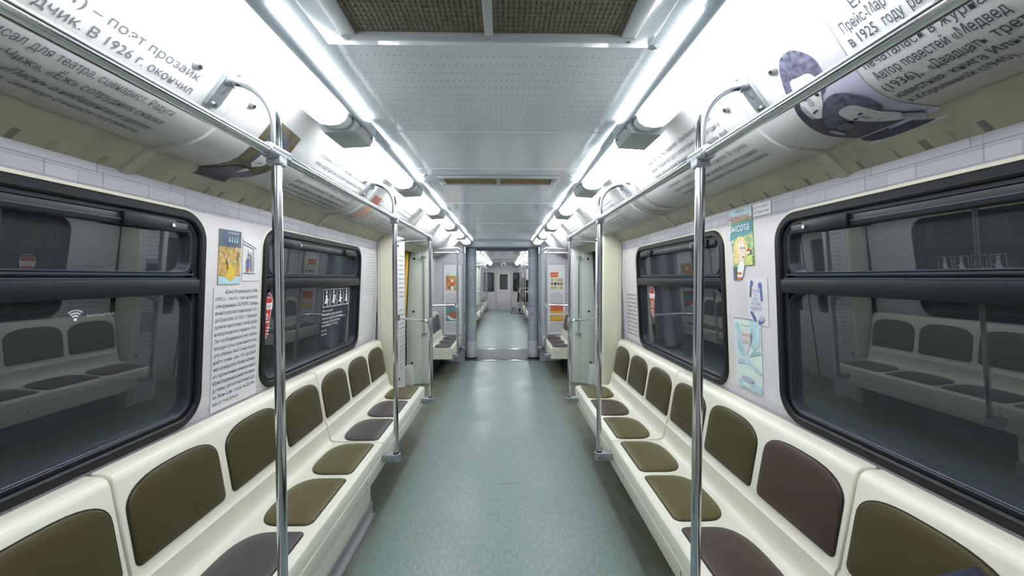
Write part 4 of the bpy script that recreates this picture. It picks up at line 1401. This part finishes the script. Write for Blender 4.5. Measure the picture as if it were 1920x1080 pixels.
f = on_wall(1, 1.865, 1.275)
t, g = paper_thing('drawing_poster', 'pale print with blue sketched objects around a title, right wall pier', 'poster', f, rect(0, 0, 0.145, 0.215), 'paper', 0.2)
L = [(circ(0.035, 0.19, 0.012, 0.014), 'bluep'), (circ(0.095, 0.18, 0.013, 0.015), 'bluep'), ([(0.018, 0.125), (0.030, 0.125), (0.034, 0.18), (0.024, 0.18)], 'slate'), ([(0.100, 0.11), (0.112, 0.11), (0.108, 0.168), (0.098, 0.168)], 'bluep'),
     ([(0.02, 0.055), (0.055, 0.012), (0.068, 0.022), (0.035, 0.062)], 'bluep'), ([(0.085, 0.0), (0.118, 0.022), (0.108, 0.036), (0.080, 0.018)], 'bluep'), (circ(0.104, 0.030, 0.016, 0.012), 'lilacp')]
art(L, g, t, 'picture', step=0.1)
lettering([('РАССКАЗЫ', 0.068, 0.150, 0.018, 0.072, 'CENTER'), ('О', 0.068, 0.130, 0.018, None, 'CENTER'), ('ТОМ,', 0.068, 0.110, 0.018, None, 'CENTER'), ('ЧТО ТЕБЯ', 0.068, 0.090, 0.018, 0.066, 'CENTER'), ('ОКРУЖАЕТ', 0.068, 0.070, 0.018, 0.08, 'CENTER')], g, 'bluep', t, 'title', off=0.006)

f = on_wall(1, 1.98, 0.955)
t, g = paper_thing('book_cover_poster', 'faded mint and blue cover print low on the right wall pier', 'poster', f, rect(0, 0, 0.205, 0.335), 'mintp', 0.2)
L = [([(0.0, 0.30), (0.02, 0.26), (0.012, 0.20), (0.05, 0.15), (0.10, 0.16), (0.07, 0.19), (0.05, 0.23), (0.06, 0.27), (0.03, 0.32)], 'skyp'), ([(0.12, 0.335), (0.13, 0.28), (0.11, 0.22), (0.15, 0.19), (0.19, 0.22), (0.20, 0.30), (0.17, 0.335)], 'skyp'),
     ([(0.06, 0.27), (0.09, 0.23), (0.07, 0.19), (0.10, 0.17), (0.12, 0.22), (0.11, 0.29), (0.085, 0.31)], 'paper'), ([(0.02, 0.13), (0.10, 0.15), (0.20, 0.10), (0.20, 0.085), (0.09, 0.125), (0.02, 0.11)], 'skyp'), ([(0.10, 0.15), (0.15, 0.19), (0.20, 0.20), (0.20, 0.185), (0.16, 0.175)], 'skyp'),
     (rect(0.015, 0.0, 0.20, 0.035), 'skyp'), (circ(0.10, 0.05, 0.05, 0.012), 'lilacp'), (rect(0.06, 0.012, 0.13, 0.028), 'mintp'), (rect(0.06, 0.225, 0.135, 0.275), 'paper')]
art(L, g, t, 'picture', step=0.1)
lettering([('М. Ильин', 0.10, 0.303, 0.012, 0.06, 'CENTER')], g, 'inkgrey', t, 'author', off=0.0072)
lettering([('Лесной', 0.10, 0.255, 0.026, 0.075, 'CENTER'), ('рассказ', 0.10, 0.230, 0.026, 0.075, 'CENTER')], g, 'orangepale', t, 'title', off=0.0072)
mb = MB()
mb.tube([on_wall(1, 1.985, 1.292)(0, 0, 0.003), on_wall(1, 1.83, 1.292)(0, 0.002, 0.003)], 0.0015, 6)
tag(mb.build('paper_edge_crease', 'inkgrey'), 'torn dark seam line along the top of the faded mint print', 'seam')

# right far pier: text
f = on_wall(1, 3.80, 0.93)
t, g = paper_thing('text_panel', 'pale pink printed text panel on the right wall beside the cream partition', 'printed panel', f, rect(0, 0, 0.345, 0.76), 'vinyl', 0.2)
RL = ['С Маршака «Азбука» гово-', 'рим уроки нужно читать', 'нашу детским маленьким,', 'Ларри, Маяко – Русские', 'Сказки, Дикие Птицы «Ви-', 'жу Дань в трубе» «Эра', 'ходу Будет» – Заходер, Со-', 'фью Чехов? – Раннему,', 'добрые из конце Птицы', 'прочие читатели чтец', 'Конкурсов Чтец Маршак']
lettering([(l, 0.05, 0.40 - i * 0.036, 0.027, 0.28) for i, l in enumerate(RL)], g, 'inkgrey', t, off=0.0008)

# small printed lines on the strip above the right windows
f = on_wall(1, 1.80, 1.765)
t, g = paper_thing('paper_label', 'small pale card with two printed lines above the right wall pier', 'label', f, rect(0, 0, 0.12, 0.055), 'paper', 0.2)
lettering([('ни Что живёт у', 0.012, 0.036, 0.013, 0.095), ('м. Только лам', 0.012, 0.014, 0.013, 0.095)], g, 'inkgrey', t, off=0.0008)

# stickers on the window glass
def pin_sticker(s, yl, z, label):
    f = on_wall(s, yl, z, base=-0.0255)
    W2, H = 0.055, 0.25
    def pin(k, dv=0.0):
        pts = [(W2 + W2 * k * math.cos(a), H - W2 + W2 * k * math.sin(a)) for a in [PI * (1.1 - 1.2 * i / 18) for i in range(19)]]
        return pts + [(W2 + 0.012 * k, 0.012 + (1 - k) * 0.06), (W2, (1 - k) * 0.06), (W2 - 0.012 * k, 0.012 + (1 - k) * 0.06)]
    t, g = paper_thing('pin_sticker', label, 'sticker', f, pin(1.0), 'stickerwhite', None, 0.001)
    art([(pin(0.88), 'red'), ([(0.004, 0.155), (2 * W2 - 0.004, 0.155), (2 * W2 - 0.001, 0.19), (0.001, 0.19)], 'stickerwhite'), (circ(W2, 0.118, 0.017), 'stickerwhite'), (circ(W2, 0.118, 0.012), 'red'), (rect(W2 - 0.003, 0.105, W2 + 0.003, 0.131), 'stickerwhite'),
         (rect(W2 - 0.02, 0.086, W2 + 0.02, 0.092), 'stickerwhite')], g, t, 'print')
    art([([(W2 - 0.030 + 0.006 * i, 0.060 - 0.016 * i), (W2 + 0.030 - 0.006 * i, 0.060 - 0.016 * i), (W2 + 0.028 - 0.006 * i, 0.052 - 0.016 * i), (W2, 0.058 - 0.016 * i), (W2 - 0.028 + 0.006 * i, 0.052 - 0.016 * i)], 'stickerwhite') for i in range(3)], g, t, 'chevrons', off0=0.003)
    lettering([('МЕТРО', W2, 0.165, 0.020, 0.075, 'CENTER')], g, 'red', t, off=0.005)
    lettering([('ВЫХОД', W2, 0.215, 0.014, 0.05, 'CENTER')], g, 'stickerwhite', t, 'upper_lettering', off=0.005)
pin_sticker(-1, 2.085, 1.165, 'red pin shaped sticker on the second left window glass')
pin_sticker(1, 3.22, 1.172, 'red pin shaped sticker on the second right window glass')

f = on_wall(-1, 2.80, 1.12, base=-0.0255)
t = thing('priority_seat_sticker', 'white priority seat pictograms and text lines on the second left window', 'sticker', f(0, 0, 0))
o_ = Vector(t.location)
g = lambda u, v, q=0.0: tuple(Vector(f(u, v, q)) - o_)
for i in range(4):
    u0 = 0.005 + i * 0.118
    L = [(rect(u0, 0.16, u0 + 0.10, 0.165), 'stickerwhite'), (rect(u0, 0.285, u0 + 0.10, 0.29), 'stickerwhite'), (rect(u0, 0.165, u0 + 0.004, 0.285), 'stickerwhite'), (rect(u0 + 0.096, 0.165, u0 + 0.10, 0.285), 'stickerwhite'),
         (circ(u0 + 0.05, 0.268, 0.013), 'stickerwhite'), ([(u0 + 0.035, 0.20), (u0 + 0.04, 0.25), (u0 + 0.06, 0.25), (u0 + 0.068, 0.20)], 'stickerwhite'),
         ([(u0 + 0.02, 0.188), (u0 + 0.07, 0.188), (u0 + 0.068, 0.202), (u0 + 0.03, 0.202)], 'stickerwhite'), ([(u0 + 0.06, 0.17), (u0 + 0.07, 0.17), (u0 + 0.07, 0.19), (u0 + 0.06, 0.19)], 'stickerwhite')]
    if i in (0, 1, 2):
        L.append(([(u0 + 0.05, 0.222 + 0.004 * i), (u0 + 0.085, 0.215), (u0 + 0.085, 0.208), (u0 + 0.05, 0.208)], 'stickerwhite'))
    if i == 1:
        L.append((circ(u0 + 0.075, 0.235, 0.010), 'stickerwhite'))
    art(L, g, t, 'pictogram', doff=0.0001)
lettering([('Места для', 0.0, 0.128, 0.022, 0.16), ('пассажиров с детьми, инвалидов,', 0.0, 0.102, 0.022, 0.34), ('пожилых людей и беременных', 0.0, 0.074, 0.022, 0.36), ('женщин. Уступайте им', 0.0, 0.048, 0.022, 0.30), ('место', 0.0, 0.024, 0.022, 0.26), ('6+ М', 0.0, -0.012, 0.024, 0.07), ('метро', 0.0, -0.036, 0.018, 0.08)], g, 'stickerwhite', t, off=0.001)

f = on_wall(-1, 1.175, 1.375, base=-0.0255)
t = thing('wireless_mark', 'small white wireless symbol sticker on the near left window glass', 'sticker', f(0, 0, 0))  # wireless symbol and text drawn flat on the pane
o_ = Vector(t.location)
gw = lambda u, v, q=0.0: tuple(Vector(f(u, v, q)) - o_)
L = [(circ(0.02, -0.008, 0.0045, n=12), 'stickerwhite')]
for k in range(3):
    r0, r1 = 0.009 + k * 0.008, 0.0135 + k * 0.008
    A = [PI * 0.25 + PI * 0.5 * i / 10 for i in range(11)]
    L.append(([(0.02 + r1 * math.cos(a), -0.008 + r1 * math.sin(a)) for a in A] + [(0.02 + r0 * math.cos(a), -0.008 + r0 * math.sin(a)) for a in reversed(A)], 'stickerwhite'))
art(L, gw, t, 'symbol', doff=0.0001)
lettering([('Бесплатный Wi-Fi', 0.052, -0.004, 0.013, 0.085)], gw, 'inkpale', t, off=0.001)

# print on the coves --------------------------------------------------------
f = on_cove(1, 0.0, 0.0, 0.0012)
near_text = [  # y of line start, arc of the baseline, text, size, width
    (0.855, 0.166, 'Еле', 0.036, 0.045), (0.900, 0.200, 'Прейс-Мар', 0.036, 0.100), (0.903, 0.236, 'в 1925', 0.036, 0.064), (0.824, 0.236, 'году', 0.036, 0.040), (0.772, 0.236, 'рабо', 0.036, 0.045),
    (0.913, 0.297, 'печаталась в журналах,', 0.036, 0.275), (0.913, 0.335, 'Автор повестей «Медвед', 0.036, 0.242), (0.925, 0.373, '(1936),', 0.036, 0.080), (0.828, 0.373, '«Двадцать', 0.036, 0.100), (0.716, 0.371, 'треть', 0.036, 0.062),
    (0.930, 0.411, 'известная', 0.034, 0.100), (0.816, 0.411, 'книга', 0.034, 0.058), (0.747, 0.409, 'Ильин', 0.034, 0.070), (0.936, 0.448, 'и Королевой (1945).', 0.033, 0.20)]
def cove_text(rows, s, panel, m='ink'):
    for y, a, tx, size, w in rows:
        lettering([(tx, 0, 0, size, w)], on_cove(s, y, a), m, panel, off=0.0006)
cove_text(near_text, 1, coves[1, 1], 'ink')
mid_text = ['М. Ильин (1895-1953). Настоящее имя – Илья Яковлевич Маршак.', 'Маршак. Младший брат друг и литературный критик сегодня и', 'писал. Автор художественных книг «Горы и люди», ещё', '«Рассказы о вещах», два тома «Как человек стал', 'великаном» – совместно с Е. Сегал и науки. Во время', 'Великой Отечественной войны печатал статьи по заданию', 'и на радиостанциях. С этого времени, с этими, работал в газетах,', 'многие годы.']
cove_text([(2.10 - 0.012 * i, 0.168 + 0.0385 * i, l, 0.030, 0.66 if i < 7 else 0.14) for i, l in enumerate(mid_text)], 1, coves[1, 2], 'inkgrey')
far_lines = [W(6) for _ in range(9)]
cove_text([(3.36, 0.20 + 0.032 * i, l, 0.024, 0.50) for i, l in enumerate(far_lines)], 1, coves[1, 3], 'inkgrey')
cove_text([(4.75, 0.20 + 0.032 * i, l, 0.024, 0.50) for i, l in enumerate([W(5) for _ in range(8)])], 1, coves[1, 4], 'inkgrey')
cove_text([(6.2, 0.20 + 0.035 * i, l, 0.024, 0.45) for i, l in enumerate([W(5) for _ in range(8)])], 1, coves[1, 5], 'inkgrey')
lt = ['(1892 – 1941) – поэт прозаик', 'и переводчик. В 1926 г. окончил', 'филологические науки области театра с Мейер-', 'хольдом, писал для театра, сценарист, Радуга', 'и журналах «Чиж», «Ёж» сотрудник сказка', 'переводы эпоса «Песнь о нибелунгах и других', 'народов Севера, автор сказок и стихов']
cove_text([(0.62 + 0.005 * i, 0.205 + 0.042 * i, l, 0.033, 0.52) for i, l in enumerate(lt)], -1, coves[-1, 1], 'inkgrey')
cove_text([(1.86, 0.19 + 0.040 * i, W(5), 0.030, 0.60) for i in range(8)], -1, coves[-1, 2], 'inkgrey')
cove_text([(3.10, 0.19 + 0.037 * i, W(6), 0.026, 0.60) for i in range(8)], -1, coves[-1, 3], 'inkgrey')
cove_text([(2.64, 0.22 + 0.037 * i, W(2), 0.026, 0.22) for i in range(6)], -1, coves[-1, 3], 'inkgrey')
cove_text([(4.4, 0.19 + 0.037 * i, W(5), 0.026, 0.50) for i in range(7)], -1, coves[-1, 4], 'inkgrey')
cove_text([(5.6, 0.19 + 0.037 * i, W(5), 0.026, 0.50) for i in range(7)], -1, coves[-1, 5], 'inkgrey')

# photograph of two people on the right cove (u to the near side, v up the cove; origin top far corner)
f = on_cove(1, 1.135, 0.15)
t = thing('portrait_print', 'large grey photograph of two people with dark hair on the right cove', 'photograph', f(0, -0.2, 0))
o_ = Vector(t.location)
g = lambda u, v, q=0.0: tuple(Vector(f(u, v, q)) - o_)
def chaikin(P, n=2):
    for _ in range(n):
        Q = []
        for (x0, y0), (x1, y1) in zip(P, P[1:] + P[:1]):
            Q += [(x0 * 0.75 + x1 * 0.25, y0 * 0.75 + y1 * 0.25), (x0 * 0.25 + x1 * 0.75, y0 * 0.25 + y1 * 0.75)]
        P = Q
    return P
cv = lambda P: chaikin([(1.135 - y, 0.15 - a) for y, a in P]) if len(P) > 3 else [(1.135 - y, 0.15 - a) for y, a in P]
OUT = (lambda P: [(1.135 - y, 0.15 - a) for y, a in P])([(1.100, 0.185), (1.078, 0.155), (1.05, 0.147), (0.99, 0.142), (0.916, 0.136), (0.923, 0.228), (0.935, 0.312), (0.956, 0.562), (1.157, 0.564), (1.171, 0.51), (1.166, 0.451), (1.153, 0.365), (1.132, 0.282), (1.115, 0.22)])
sheet(OUT, g, 'lilacp', 'sheet', t, 0.0008, 0.02)
q = lambda u, v, o=0.0: g(u, v, o + 0.0008)
L = [(cv([(1.132, 0.277), (1.153, 0.365), (1.17, 0.455), (1.171, 0.51), (1.157, 0.563), (0.957, 0.561), (1.012, 0.545), (1.050, 0.50), (1.055, 0.42), (1.075, 0.40), (1.085, 0.37), (1.10, 0.36), (1.10, 0.30), (1.095, 0.27)]), 'photodark'),
     (cv([(1.078, 0.155), (1.05, 0.149), (1.025, 0.153), (1.007, 0.174), (0.993, 0.199), (0.990, 0.222), (1.0, 0.26), (1.03, 0.30), (1.09, 0.29), (1.125, 0.26), (1.117, 0.23), (1.103, 0.196)]), 'photohair'),
     (cv([(1.085, 0.215), (1.06, 0.222), (1.03, 0.224), (1.018, 0.240), (1.023, 0.265), (1.037, 0.292), (1.062, 0.326), (1.09, 0.352), (1.106, 0.354), (1.115, 0.338), (1.113, 0.305), (1.104, 0.273), (1.096, 0.239)]), 'photolight'),
     (cv([(1.098, 0.272), (1.075, 0.268), (1.074, 0.274), (1.096, 0.279)]), 'photohair'), (cv([(1.056, 0.276), (1.036, 0.275), (1.036, 0.281), (1.054, 0.283)]), 'photohair'),
     (circ(*cv([(1.084, 0.283)])[0], 0.006, 0.0045), 'photodark'), (circ(*cv([(1.047, 0.288)])[0], 0.006, 0.0045), 'photodark'),
     (cv([(1.078, 0.28), (1.070, 0.28), (1.074, 0.308), (1.092, 0.309)]), 'photomid'), (cv([(1.102, 0.327), (1.080, 0.322), (1.076, 0.327), (1.096, 0.333)]), 'photodark'),
     (cv([(1.115, 0.30), (1.104, 0.285), (1.106, 0.32), (1.112, 0.35), (1.117, 0.34)]), 'photomid'),
     (cv([(1.085, 0.345), (1.049, 0.313), (1.018, 0.305), (0.987, 0.315), (0.966, 0.346), (0.963, 0.38), (0.972, 0.414), (0.988, 0.418), (0.995, 0.39), (1.022, 0.36), (1.05, 0.365), (1.07, 0.40), (1.075, 0.43), (1.105, 0.45), (1.12, 0.42), (1.11, 0.37)]), 'photohair'),
     (cv([(1.055, 0.362), (1.025, 0.352), (0.998, 0.360), (0.992, 0.392), (0.990, 0.421), (0.982, 0.446), (0.985, 0.47), (1.002, 0.50), (1.03, 0.49), (1.045, 0.455), (1.055, 0.41)]), 'photolight'),
     (circ(*cv([(1.020, 0.397)])[0], 0.0065, 0.0045), 'photodark'), (circ(*cv([(1.045, 0.408)])[0], 0.006, 0.0045), 'photodark'), (cv([(1.034, 0.40), (1.028, 0.40), (1.020, 0.43), (1.034, 0.433)]), 'photomid'), (cv([(1.038, 0.452), (1.016, 0.446), (1.014, 0.451), (1.034, 0.459)]), 'photomid'),
     (cv([(0.99, 0.47), (0.975, 0.49), (0.978, 0.53), (0.992, 0.548), (1.008, 0.53), (1.005, 0.49)]), 'photomid'),
     (cv([(1.14, 0.42), (1.125, 0.40), (1.12, 0.43), (1.14, 0.47)]), 'photomid')]
art(L, q, t, 'picture', step=0.018, doff=0.0003)

# photograph of a person with dark sleeve on the left cove
f = on_cove(-1, 1.47, 0.16)
t = thing('portrait_print', 'brown toned photograph of a person on the left cove above the nearest pole', 'photograph', f(0, -0.2, 0))
o_ = Vector(t.location)
g = lambda u, v, q=0.0: tuple(Vector(f(u, v, q)) - o_)
sheet([(0, 0), (0.20, -0.015), (0.20, -0.40), (0.04, -0.405), (0.03, -0.30), (0.0, -0.15)], g, 'sepia', 'sheet', t, 0.0008, 0.02)
q = lambda u, v, o=0.0: g(u, v, o + 0.0008)
art([([(0.03, -0.06), (0.08, -0.03), (0.15, -0.05), (0.17, -0.14), (0.14, -0.20), (0.06, -0.20)], 'photohair'), ([(0.07, -0.12), (0.10, -0.09), (0.145, -0.12), (0.14, -0.19), (0.11, -0.22), (0.08, -0.20)], 'photolight'),
     (circ(0.095, -0.145, 0.007, 0.004), 'photodark'), (circ(0.125, -0.145, 0.007, 0.004), 'photodark'), (circ(0.11, -0.185, 0.012, 0.004), 'photomid'),
     ([(0.05, -0.25), (0.12, -0.23), (0.20, -0.27), (0.20, -0.395), (0.045, -0.40)], 'photodark'), ([(0.10, -0.235), (0.13, -0.235), (0.125, -0.30)], 'photolight')], q, t, 'picture', step=0.018, doff=0.0003)
# red and brown print on the left cove further along
f = on_cove(-1, 2.66, 0.20)
t = thing('brick_print', 'brown red brick pattern print on the left cove near the second pole', 'print', f(0, -0.2, 0))
o_ = Vector(t.location)
g = lambda u, v, q=0.0: tuple(Vector(f(u, v, q)) - o_)
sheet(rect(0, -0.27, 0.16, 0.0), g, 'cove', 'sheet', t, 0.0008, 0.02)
q = lambda u, v, o=0.0: g(u, v, o + 0.0008)
art([(rect(0.01, -0.06, 0.15, 0.0), 'brickp'), (rect(0.01, -0.17, 0.15, -0.10), 'orangepale'), (rect(0.01, -0.23, 0.15, -0.176), 'orangepale'), (rect(0.0, -0.27, 0.16, -0.236), 'photomid')], q, t, 'picture', step=0.018, doff=0.0003)

# ------------------------------------------------------------------ navy cloth on the near right bench
def cloth_bag():
    t = thing('jacket', 'dark navy cloth jacket heaped against the back of the nearest right bench', 'jacket', (0.990, 0.785, 0.456))
    mb = MB()
    rows = []
    nu, nv = 36, 18
    for j in range(nv + 1):
        v = j / nv
        row = []
        for i in range(nu):
            a = 2 * PI * i / nu
            k = (1 - 0.62 * v ** 1.3) * (math.sqrt(max(0.0, 1 - v ** 6)) + 0.02)
            fold = 1 + 0.07 * math.sin(5 * a + 4 * v) + 0.045 * math.sin(9 * a - 6 * v) + 0.03 * math.sin(14 * a + 9 * v)
            h = 0.395 * v * (1 + 0.05 * math.sin(3 * a + 1.0) * v + 0.03 * math.sin(7 * a) * v)
            row.append((0.085 * k * fold * math.cos(a) + 0.048 * v ** 1.5, 0.135 * k * fold * math.sin(a) + 0.0 * v, h))
        rows.append(row)
    mb.grid(rows, close=True)
    mb.add(rows[0], [tuple(range(nu))])
    mb.add(rows[-1], [tuple(range(nu))])
    mb.build('body', 'navy', t, ang=80)
    def roll(pts, r, name):
        MB().tube(pts, r, 12).build(name, 'navy', t, ang=80)
    roll([(0.02, 0.11, 0.27), (0.045, 0.065, 0.345), (0.058, 0.03, 0.392), (0.055, -0.02, 0.365), (0.045, -0.065, 0.335), (0.02, -0.10, 0.27)], [0.02, 0.026, 0.024, 0.026, 0.024, 0.018], 'collar')
    roll([(0.0, 0.13, 0.22), (0.01, 0.105, 0.30), (0.035, 0.085, 0.33), (0.05, 0.06, 0.315)], [0.03, 0.028, 0.024, 0.016], 'sleeve')
    roll([(-0.06, -0.06, 0.12), (-0.055, -0.03, 0.22), (-0.02, 0.02, 0.30), (0.02, 0.05, 0.34)], [0.03, 0.032, 0.028, 0.016], 'sleeve')
    return t
cloth_bag()

# ------------------------------------------------------------------ person in the second car
def person():
    t = thing('person', 'person standing in a long dark hooded coat with black boots, in the second car', 'person', (0.80, 16.45, 0), 0.3)
    me = bpy.data.meshes.new('body')
    V = [(0, 0, 0.90), (0, 0, 1.08), (0, 0.01, 1.28), (0, 0.01, 1.40), (0, 0.0, 1.47), (0, -0.01, 1.56), (0, -0.015, 1.64),
         (-0.09, 0, 0.86), (-0.10, -0.01, 0.48), (-0.11, 0.02, 0.09), (-0.115, -0.10, 0.05), (0.09, 0, 0.86), (0.10, -0.02, 0.48), (0.11, 0.02, 0.09), (0.115, -0.10, 0.05),
         (-0.18, 0.01, 1.37), (-0.23, 0.02, 1.12), (-0.20, -0.12, 0.98), (0.18, 0.01, 1.37), (0.23, 0.02, 1.12), (0.20, -0.12, 0.98)]
    R = [.14, .13, .14, .10, .055, .085, .075, .09, .06, .045, .04, .09, .06, .045, .04, .06, .045, .035, .06, .045, .035]
    E_ = [(0, 1), (1, 2), (2, 3), (3, 4), (4, 5), (5, 6), (0, 7), (7, 8), (8, 9), (9, 10), (0, 11), (11, 12), (12, 13), (13, 14), (3, 15), (15, 16), (16, 17), (3, 18), (18, 19), (19, 20)]
    me.from_pydata(V, E_, [])
    me.materials.append(MT['trousers'])
    b = bpy.data.objects.new('body', me)
    C.objects.link(b)
    b.parent = t
    b.modifiers.new('skin', 'SKIN')
    for i, sv in enumerate(me.skin_vertices[0].data):
        sv.radius = (R[i], R[i] * 0.9)
        sv.use_root = (i == 0)
    b.modifiers.new('sub', 'SUBSURF').levels = 1
    n = 20
    def shell(prof, m, nm, fold=0.05):
        rows = [[(rx * math.cos(2 * PI * k / n) * (1 + fold * math.sin(6 * PI * k / n * 2)), ry * math.sin(2 * PI * k / n) + oy, z) for k in range(n)] for rx, ry, oy, z in prof]
        mb = MB(); mb.grid(rows, close=True); mb.add(rows[-1], [tuple(range(n))]); return mb.build(nm, m, t, ang=60)
    shell([(0.25, 0.20, 0.02, 0.50), (0.235, 0.185, 0.02, 0.75), (0.20, 0.165, 0.01, 1.02), (0.215, 0.165, 0.01, 1.25), (0.20, 0.14, 0.01, 1.39), (0.12, 0.11, 0.01, 1.46), (0.08, 0.09, 0.01, 1.48)], 'coat', 'coat')
    for s in (-1, 1):
        MB().tube([(s * 0.185, 0.01, 1.39), (s * 0.215, 0.01, 1.25), (s * 0.245, 0.02, 1.11), (s * 0.215, -0.11, 0.99)], [0.075, 0.07, 0.062, 0.052], 12).build('sleeve', 'coat', t)
        mb = MB()
        mb.tube([(s * 0.22, -0.10, 0.985), (s * 0.21, -0.135, 0.96), (s * 0.205, -0.16, 0.93)], [0.03, 0.036, 0.02], 10)
        for q in range(4):
            mb.tube([(s * 0.20 + (q - 1.5) * 0.016, -0.155, 0.935), (s * 0.20 + (q - 1.5) * 0.016, -0.175, 0.90), (s * 0.20 + (q - 1.5) * 0.015, -0.17, 0.872 + 0.006 * abs(q - 1.5))], [0.009, 0.008, 0.006], 6)
        mb.tube([(s * 0.18, -0.13, 0.955), (s * 0.165, -0.16, 0.93), (s * 0.165, -0.172, 0.905)], [0.011, 0.009, 0.007], 6)
        mb.build('hand', 'skin', t)
        mb = MB()
        rows = []
        for y, w, h in ((0.07, 0.036, 0.10), (0.03, 0.046, 0.13), (-0.03, 0.047, 0.085), (-0.10, 0.048, 0.065), (-0.16, 0.042, 0.05), (-0.185, 0.02, 0.03)):
            rows.append([(s * 0.113 + w * math.cos(a), y, h / 2 + h / 2 * math.sin(a)) for a in [2 * PI * k / 12 for k in range(12)]])
        mb.grid(rows, close=True); mb.add(rows[0], [tuple(range(12))]); mb.add(rows[-1], [tuple(range(12))])
        mb.tube([(s * 0.113, 0.03, 0.08), (s * 0.112, 0.03, 0.24)], [0.055, 0.060], 12)
        mb.build('boot', 'black', t)
    mb = MB()
    for zz, rx, ry, oy in ():
        pass
    rows = []
    for z, rx, ry, oy in ((1.46, 0.04, 0.05, -0.01), (1.49, 0.055, 0.07, -0.02), (1.53, 0.068, 0.085, -0.02), (1.58, 0.074, 0.092, -0.012), (1.63, 0.070, 0.088, -0.005), (1.67, 0.045, 0.06, 0.0), (1.682, 0.01, 0.015, 0.0)):
        rows.append([(rx * math.cos(2 * PI * k / 18), oy + ry * math.sin(2 * PI * k / 18), z) for k in range(18)])
    mb.grid(rows, close=True)
    mb.tube([(0, -0.10, 1.585), (0, -0.118, 1.555), (0, -0.10, 1.548)], [0.008, 0.013, 0.008], 8)
    hd = mb.build('head', 'skin', t, ang=80)
    for s in (-1, 1):
        MB().lathe(s * 0.028, -0.098, [(0.001, 1.583), (0.009, 1.587), (0.009, 1.593), (0.001, 1.597)], 8).build('eye', 'black', hd)
    MB().box(-0.022, 0.022, -0.104, -0.092, 1.525, 1.532).build('mouth', 'brickp', hd)
    mb = MB()
    rows = []
    for z, k in ((1.45, 1.05), (1.52, 1.12), (1.58, 1.14), (1.63, 1.12), (1.675, 0.86), (1.70, 0.35)):
        rows.append([(0.082 * k * math.cos(a), 0.016 + 0.095 * k * math.sin(a), z) for a in [-PI * 0.24 + (PI * 1.48) * i / 16 for i in range(17)]])
    mb.grid(rows)
    mb.build('hood', 'hood', t, ang=80)
    return t
person()
mb = MB()
bt = thing('carrier_bag', 'small pale bag with black straps on the floor beside the standing person', 'bag', (0.50, 16.30, 0))
MB().prism([(-0.09, -0.06, 0.0), (0.09, -0.06, 0.0), (0.075, -0.06, 0.24), (-0.06, -0.06, 0.26)], (0, 0.12, 0), 0.015).build('bag_body', 'trousers', bt)
MB().tube([(-0.06, -0.07, 0.22), (-0.10, -0.08, 0.30), (-0.15, -0.06, 0.16), (-0.17, -0.03, 0.03)], 0.022, 8).build('strap', 'black', bt)
